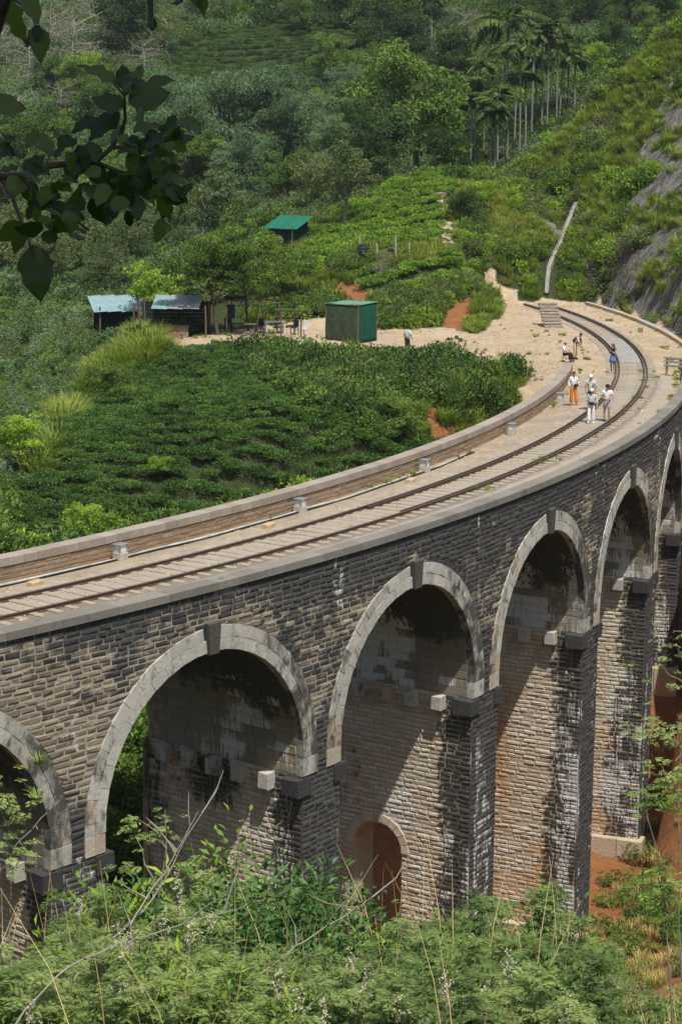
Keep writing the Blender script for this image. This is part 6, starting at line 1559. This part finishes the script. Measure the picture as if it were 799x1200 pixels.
# ------------------------------------------------------------------ people on the line
def skin_mesh(name, verts, edges, radii, mat, sub=2):
    """surface grown round a skeleton (Skin + Subdivision), stored as a plain mesh"""
    me = bpy.data.meshes.new(name); me.from_pydata([tuple(v) for v in verts], edges, []); o = bpy.data.objects.new(name, me); COL.objects.link(o)
    o.modifiers.new('s', 'SKIN'); sv_ = me.skin_vertices[0].data
    for i, r in enumerate(radii): sv_[i].radius = r if hasattr(r, '__len__') else (r, r)
    for i in range(len(verts)): sv_[i].use_root = (i == 0)
    s2 = o.modifiers.new('d', 'SUBSURF'); s2.levels = sub; s2.render_levels = sub
    dg = bpy.context.evaluated_depsgraph_get(); out = bpy.data.meshes.new_from_object(o.evaluated_get(dg)); out.name = name
    bpy.data.objects.remove(o); out.materials.clear(); out.materials.append(mat); out.polygons.foreach_set('use_smooth', np.ones(len(out.polygons), bool)); return out
def flat_mat(name, c, rough=0.8):
    return mat_simple(name, tuple(v*0.82 for v in c), tuple(min(.9, v*1.12) for v in c), 9.0, rough, 0.2, 0.25, bscale=40)
M['skin_a'] = flat_mat('skin', (0.46, 0.27, 0.18), 0.55); M['skin_b'] = flat_mat('tanned_skin', (0.34, 0.19, 0.12), 0.55)
M['hair'] = flat_mat('dark_hair', (0.018, 0.013, 0.010), 0.5); M['hair_b'] = flat_mat('brown_hair', (0.06, 0.035, 0.02), 0.5)
CL = {n: flat_mat(n+'_cloth', c) for n, c in dict(orange=(0.62, 0.20, 0.025), white=(0.74, 0.74, 0.73), grey=(0.36, 0.37, 0.40), light_grey=(0.55, 0.55, 0.54), black=(0.018, 0.018, 0.02), blue=(0.13, 0.24, 0.42), green=(0.03, 0.06, 0.04), beige=(0.55, 0.42, 0.28)).items()}
def lerp(a, b, t_): return tuple(np.array(a)+(np.array(b)-np.array(a))*t_)
def person(pos, face, label, H=1.68, top='white', bottom=('trousers', 'white'), hair='hair', hat=None, skin='skin_a', arms=None, legs=None, lean=0.0, long_hair=False, sleeve=0.5, shoes='black', seat=None, female=True):
    """local frame: x to the person's left, y forward, z up; scaled from a 1.70 m figure"""
    e = empty('person', tuple(pos), face); k_ = H/1.70; e.scale = (k_, k_, k_); tag(e, label, 'person')
    shw = 0.165 if female else 0.19
    J = dict(pel=(0, 0, .95), spi=(0, .0, 1.10), che=(0, .0, 1.28), nb=(0, -.01, 1.43), nt=(0, .005, 1.50), hd=(0, .02, 1.57))
    for s_, n in ((-1, 'r'), (1, 'l')):
        J['sh'+n] = (s_*shw, 0, 1.385); J['el'+n] = (s_*(shw+.06), -.01, 1.13); J['wr'+n] = (s_*(shw+.07), .06, .90)
        J['hi'+n] = (s_*.085, 0, .90); J['kn'+n] = (s_*.10, .02, .50); J['an'+n] = (s_*.105, -.01, .09); J['to'+n] = (s_*.125, .13, .035)
    J.update(arms or {}); J.update(legs or {})
    if lean:
        c, s_ = math.cos(lean), math.sin(lean)
        for n in ('spi', 'che', 'nb', 'nt', 'hd', 'shr', 'shl', 'elr', 'ell', 'wrr', 'wrl'):
            x, y, z = J[n]; dz = z-.95; J[n] = (x, y*c+dz*s_, .95+dz*c-y*s_)
    names = ['pel', 'spi', 'che', 'nb', 'nt', 'hd', 'shr', 'elr', 'wrr', 'shl', 'ell', 'wrl', 'hir', 'knr', 'anr', 'tor', 'hil', 'knl', 'anl', 'tol']; ix = {n: i for i, n in enumerate(names)}
    R = dict(pel=(.145, .10), spi=(.125, .09), che=(.15, .10), nb=.065, nt=.05, hd=.055, shr=.06, elr=.042, wrr=.028, shl=.06, ell=.042, wrl=.028, hir=.085, knr=.055, anr=.036, tor=.03, hil=.085, knl=.055, anl=.036, tol=.03)
    E_ = [('pel', 'spi'), ('spi', 'che'), ('che', 'nb'), ('nb', 'nt'), ('nt', 'hd'), ('che', 'shr'), ('shr', 'elr'), ('elr', 'wrr'), ('che', 'shl'), ('shl', 'ell'), ('ell', 'wrl'), ('pel', 'hir'), ('hir', 'knr'), ('knr', 'anr'), ('anr', 'tor'), ('pel', 'hil'), ('hil', 'knl'), ('knl', 'anl'), ('anl', 'tol')]
    body = skin_mesh('body', [J[n] for n in names], [(ix[a], ix[b]) for a, b in E_], [R[n] for n in names], M[skin])
    bm = bmesh.new(); bm.from_mesh(body)
    hc = Vector(J['hd'])+Vector((0, .01, .03)); q = MB(); n1, n2 = 12, 9; vs = []   # head: skull, face plane, nose, chin, ears
    for j in range(n2+1):
        v_ = -math.pi/2+math.pi*j/n2
        for i in range(n1):
            u_ = 2*math.pi*i/n1; x = math.cos(v_)*math.sin(u_)*.072; y = math.cos(v_)*math.cos(u_)*.09; z = math.sin(v_)*.115
            if z < 0: x *= 1+z*2.6; y *= 1+z*1.2
            if i == 0 and j == 4: y += .022
            vs.append((x, y, z))
    fs = [(j*n1+i, j*n1+(i+1) % n1, (j+1)*n1+(i+1) % n1, (j+1)*n1+i) for j in range(n2) for i in range(n1)]
    q.add([Vector(p)+hc for p in vs], fs)
    for s_ in (-1, 1): q.box(tuple(hc+Vector((s_*.074, 0, -.01))), (.014, .03, .05))
    for n, s_ in (('wrr', -1), ('wrl', 1)):           # hands: palm and five bent fingers
        w = Vector(J[n]); el = Vector(J['el'+n[-1]]); d = (w-el).normalized(); sd = d.orthogonal().normalized(); nn = d.cross(sd)
        q.tube([w, w+d*.05, w+d*.085], [.026, .036, .03], 8)
        for f_, (off, L) in enumerate(((-.027, .062), (-.009, .075), (.009, .07), (.026, .055))):
            b = w+d*.075+sd*off; q.tube([b, b+d*L*.5, b+d*L*.85+nn*L*.35], [.009, .0085, .007], 5)
        b = w+d*.025+sd*.032; q.tube([b, b+d*.03+sd*.022, b+d*.058+sd*.02+nn*.012], [.011, .01, .008], 5)
    hb = q.mesh('h', M[skin]); bm.from_mesh(hb); bm.to_mesh(body); bm.free(); body.polygons.foreach_set('use_smooth', np.ones(len(body.polygons), bool))
    bo = link('body', body, parent=e)
    for s_ in (-1, 1):
        q = MB(); q.lathe([(0, -.008), (.008, 0), (0, .008)], tuple(hc+Vector((s_*.03, .082, .012))), 6); q.build('eye', M['hair'], bo)
    q = MB(); q.box(tuple(hc+Vector((0, .079, -.055))), (.036, .008, .008)); q.build('mouth', CL['beige'], bo)
    # clothes
    sl = {n: lerp(J['sh'+n], J['el'+n], sleeve*2) if sleeve <= .5 else lerp(J['el'+n], J['wr'+n], sleeve*2-1) for n in 'rl'}
    vn = [lerp(J['pel'], J['spi'], -.1 if bottom[0] != 'skirt' else .3), J['spi'], J['che'], J['nb']]; vr = [(.165, .125), (.145, .112), (.168, .122), (.085, .08)]; ve = [(0, 1), (1, 2), (2, 3)]
    for n in 'rl':
        b = len(vn); ve.append((2, b)); vn.append(J['sh'+n]); vr.append(.082)
        if sleeve > .5: vn.append(J['el'+n]); vr.append(.062); ve.append((b, b+1)); b += 1
        vn.append(sl[n]); vr.append(.062 if sleeve <= .5 else .05); ve.append((b, b+1))
    link('shirt', skin_mesh('shirt', vn, ve, vr, CL[top], 2), parent=e)
    kind, colr = bottom
    if kind == 'skirt':
        p0 = np.array(J['spi'])*.6+np.array(J['pel'])*.4; q = MB(); q.lathe([(.135, .06), (.155, -.08), (.19, -.25), (.215, -.40), (.20, -.40)], tuple(p0), 18); q.build('skirt', CL[colr], e, smooth=True)
    else:
        vn = [J['pel'], lerp(J['pel'], J['spi'], .35)]; vr = [(.17, .13), (.155, .118)]; ve = [(0, 1)]
        for n in 'rl':
            b = len(vn); ve.append((0, b)); vn.append(J['hi'+n]); vr.append(.105)
            if kind == 'shorts': vn.append(lerp(J['hi'+n], J['kn'+n], .85)); vr.append(.088); ve.append((b, b+1))
            else:
                wd = .105 if kind == 'wide' else .072; vn += [J['kn'+n], lerp(J['kn'+n], J['an'+n], .97)]; vr += [.088, wd]; ve += [(b, b+1), (b+1, b+2)]
        link({'shorts': 'shorts'}.get(kind, 'trousers'), skin_mesh('trousers', vn, ve, vr, CL[colr], 2), parent=e)
    for n in 'rl':
        a = Vector(J['an'+n]); t_ = Vector(J['to'+n]); q = MB(); q.tube([a-(t_-a)*.35-Vector((0, 0, .03)), a*.4+t_*.6, t_+(t_-a)*.25], [.042, .046, .034], 8); q.build('shoe', CL[shoes], e, smooth=True)
    # hair and hat
    q = MB(); vs = []
    for j in range(6):
        v_ = math.pi*.5*j/5-.15
        for i in range(14):
            u_ = 2*math.pi*i/14; back = 1-max(0, math.cos(u_))*(.85 if j < 2 else .15); r = .083+.012*(math.cos(u_) < 0)
            vs.append(hc+Vector((math.cos(v_)*math.sin(u_)*r, math.cos(v_)*math.cos(u_)*.098*(1 if math.cos(u_) < 0 else .96)-.008, .02+math.sin(v_)*.108+(0 if back > .5 else .03))))
    q.add(vs, [(j*14+i, j*14+(i+1) % 14, (j+1)*14+(i+1) % 14, (j+1)*14+i) for j in range(5) for i in range(14)]+[tuple(range(70, 84))])
    if long_hair: q.tube([hc+Vector((0, -.07, .02)), hc+Vector((0, -.10, -.12)), hc+Vector((0.01, -.10, -.28)), hc+Vector((0, -.085, -.38))], [.07, .075, .06, .02], 9)
    q.build('hair', M[hair], e, smooth=True)
    if hat:
        q = MB(); c_ = tuple(hc+Vector((0, -.005, .035))); q.lathe([(.099, 0), (.10, .03), (.085, .075), (.04, .098), (0, .10)], c_, 16); q.tube([hc+Vector((-.07, .075, .04)), hc+Vector((0, .13, .034)), hc+Vector((.07, .075, .04))], [.03, .05, .03], 6); q.build('cap', CL[hat], e, smooth=True)
    return e, J, k_
def place_on(e, pos, face, k_, p): 
    return tuple(Vector(pos)+Matrix.Rotation(face, 3, 'Z') @ (Vector(p)*k_))
def backpack(pos, face, k_, label, col='black', lean=0.0, y=-.17):
    e = empty('backpack', place_on(None, pos, face, k_, (0, y, 1.02)), face); e.rotation_euler[0] = -lean; tag(e, label, 'backpack')
    q = MB(); q.box((0, -.04, .16), (.28, .17, .42), bev=.05); q.build('bag', CL[col], e); q = MB(); q.box((0, -.145, .10), (.20, .05, .20), bev=.02); q.build('pocket', CL[col], e)
    for s_ in (-1, 1):
        q = MB(); q.tube([(s_*.09, .05, .36), (s_*.11, .16, .40), (s_*.115, .285, .28), (s_*.115, .28, .12), (s_*.12, .06, .02)], .016, 5); q.build('strap', CL[col], e)
def to_cam(p): return math.atan2(CAM[1]-p[1], CAM[0]-p[0])-math.pi/2
def deckp(px, py): p_ = deck_at(px, py, ZDECK+.02); return (float(p_[0]), float(p_[1]), ZDECK+.02)
# 1 orange trousers
p_ = deckp(671, 474); f = to_cam(p_)+.25
person(p_, f, 'woman in bright orange wide trousers and white top beside the inner parapet', 1.66, 'white', ('wide', 'orange'), 'hair', arms={'elr': (-.25, -.06, 1.16), 'wrr': (-.14, .10, 1.06), 'ell': (.26, -.03, 1.14), 'wrl': (.22, .10, .93)}, legs={'knr': (-.12, .06, .50), 'anr': (-.16, .12, .09), 'tor': (-.18, .26, .035)}, sleeve=.95, shoes='orange')
e = empty('waist_bag', place_on(None, p_, f, .97, (-.10, .15, 1.02)), f); tag(e, 'black bag at the waist of the person in orange trousers', 'bag'); q = MB(); q.box((0, 0, 0), (.2, .08, .14), bev=.03); q.build('pouch', CL['black'], e); q = MB(); q.tube([(-.09, 0, .06), (-.02, -.16, .33), (.16, -.24, .43), (.22, -.30, .30), (.20, -.30, 0), (.10, 0, .06)], .012, 5); q.build('strap', CL['black'], e)
# 2 man in white cap with straps
p_ = deckp(691, 481); f = to_cam(p_)-.1
person(p_, f, 'man in white cap and pale shirt with black shorts walking behind the woman in white', 1.76, 'light_grey', ('shorts', 'black'), 'hair', 'white', 'skin_b', arms={'wrl': (.22, .10, .95), 'wrr': (-.23, .04, .90)}, legs={'knr': (-.10, .10, .51), 'anr': (-.10, .06, .09), 'tor': (-.11, .2, .035)}, sleeve=.5, female=False)
backpack(p_, f, 1.03, 'dark backpack with black straps worn by the man in the white cap', 'black', y=-.15)
# 3 woman in white
p_ = deckp(692, 496); f = to_cam(p_)-.15
person(p_, f, 'woman in white wide trousers and white cap walking between the rails', 1.64, 'light_grey', ('wide', 'white'), 'hair_b', 'white', 'skin_a', arms={'ell': (.27, .0, 1.17), 'wrl': (.16, .18, 1.16), 'elr': (-.25, -.04, 1.14), 'wrr': (-.28, .06, .93)}, legs={'knl': (.10, .14, .52), 'anl': (.10, .16, .10), 'tol': (.11, .30, .06)}, long_hair=True, sleeve=.8, shoes='white')
e = empty('belt_bag', place_on(None, p_, f, .96, (-.03, .17, 1.0)), f); tag(e, 'black belt bag across the front of the woman in white', 'bag'); q = MB(); q.box((0, 0, 0), (.24, .09, .15), bev=.035); q.build('pouch', CL['black'], e); q = MB(); q.tube([(-.11, 0, .02), (-.17, -.14, .04), (0, -.31, .05), (.17, -.14, .04), (.11, 0, .02)], .012, 5); q.build('strap', CL['black'], e)
# 4 man in white t-shirt
p_ = deckp(710, 494); f = to_cam(p_)+.05
person(p_, f, 'man in white t-shirt and grey shorts with hands together, nearest the outer rail', 1.78, 'white', ('shorts', 'grey'), 'hair', 'black', 'skin_a', arms={'elr': (-.27, .0, 1.14), 'wrr': (-.07, .22, 1.08), 'ell': (.27, .0, 1.14), 'wrl': (.06, .23, 1.06)}, legs={'knr': (-.10, .08, .51), 'anr': (-.12, .02, .09), 'tor': (-.13, .16, .035)}, sleeve=.4, female=False)
backpack(p_, f, 1.04, 'grey backpack on the man in the white t-shirt', 'grey', y=-.15)
# 5 woman in blue skirt
p_ = deckp(717, 437); f = to_cam(p_)-.7
person(p_, f, 'woman in black top and short blue denim skirt standing on the inner rail', 1.65, 'black', ('skirt', 'blue'), 'hair_b', None, 'skin_a', arms={'elr': (-.24, .06, 1.15), 'wrr': (-.06, .22, 1.28), 'ell': (.22, .08, 1.16), 'wrl': (.04, .22, 1.33)}, sleeve=.15, shoes='beige', long_hair=True)
# 6 person leaning over at the end of the parapet
p_ = deckp(673, 421); f = to_cam(p_)+1.2
person(p_, f, 'person in pale shirt with dark backpack bending over the parapet end', 1.68, 'light_grey', ('trousers', 'beige'), 'hair', None, 'skin_b', arms={'elr': (-.2, .20, 1.2), 'wrr': (-.14, .36, 1.05), 'ell': (.2, .20, 1.2), 'wrl': (.14, .36, 1.05)}, lean=.55, sleeve=.5)
backpack(p_, f, .99, 'dark purple-black backpack on the person at the parapet end', 'black', .55, y=-.02)
# 7 person sitting beyond the parapet end
p_ = deckp(661, 424); f = to_cam(p_)+1.0
person((p_[0], p_[1], p_[2]-.42), f, 'person in white sitting on the bank just outside the parapet end', 1.62, 'white', ('trousers', 'black'), 'hair', 'beige', 'skin_b', legs={'knr': (-.11, .42, .98), 'anr': (-.12, .50, .56), 'tor': (-.13, .62, .52), 'knl': (.11, .42, .98), 'anl': (.12, .48, .56), 'tol': (.13, .60, .52)}, arms={'elr': (-.22, .12, 1.15), 'wrr': (-.12, .34, 1.06), 'ell': (.22, .12, 1.15), 'wrl': (.12, .34, 1.06)}, sleeve=.5)
# 8 person on the terrace
g_, D = on_ground(477, 414, 118); f = to_cam(g_)+2.6
person(tuple(g_), f, 'person in white shirt and dark green trousers walking on the sandy terrace', 1.66, 'white', ('trousers', 'green'), 'hair', None, 'skin_b', arms={'wrl': (.24, .12, .95)}, sleeve=.5)
# rubble at the broken end of the parapet
for j in range(6):
    p_ = deckp(661+2.0*j, 419+random.uniform(-3, 3)); q = MB(); q.box((0, 0, .1), (random.uniform(.25, .5), random.uniform(.2, .35), random.uniform(.18, .3)), bev=.03)
    o = q.build('loose_stone', M['tan_block'], loc=(p_[0], p_[1], ZDECK-0.02), rot=(random.uniform(-.2, .2), random.uniform(-.2, .2), random.uniform(0, 3)))
    tag(o, '%s loose tan stone of the row at the broken parapet end' % ['leftmost', 'second', 'third', 'fourth', 'fifth', 'rightmost'][j], 'stone', 'loose stones at the parapet end')
# ------------------------------------------------------------------ thin summer haze over the valley
hv = bpy.data.materials.new('valley_haze'); hv.use_nodes = True; hn = hv.node_tree; hn.nodes.clear()
ho = hn.nodes.new('ShaderNodeOutputMaterial'); pv_ = hn.nodes.new('ShaderNodeVolumePrincipled'); pv_.inputs['Color'].default_value = (0.86, 0.91, 0.97, 1)
pv_.inputs['Density'].default_value = 0.00014; pv_.inputs['Anisotropy'].default_value = 0.2; hn.links.new(pv_.outputs[0], ho.inputs['Volume'])
zlo, zhi = float(GZ.min())-1.5, float(GZ.max())+14
q = MB(); q.box((0, 0, (zlo+zhi)/2), (9200, 9200, zhi-zlo)); hz_o = q.build('haze', hv); tag(hz_o, 'thin pale haze filling the valley', kind='stuff')
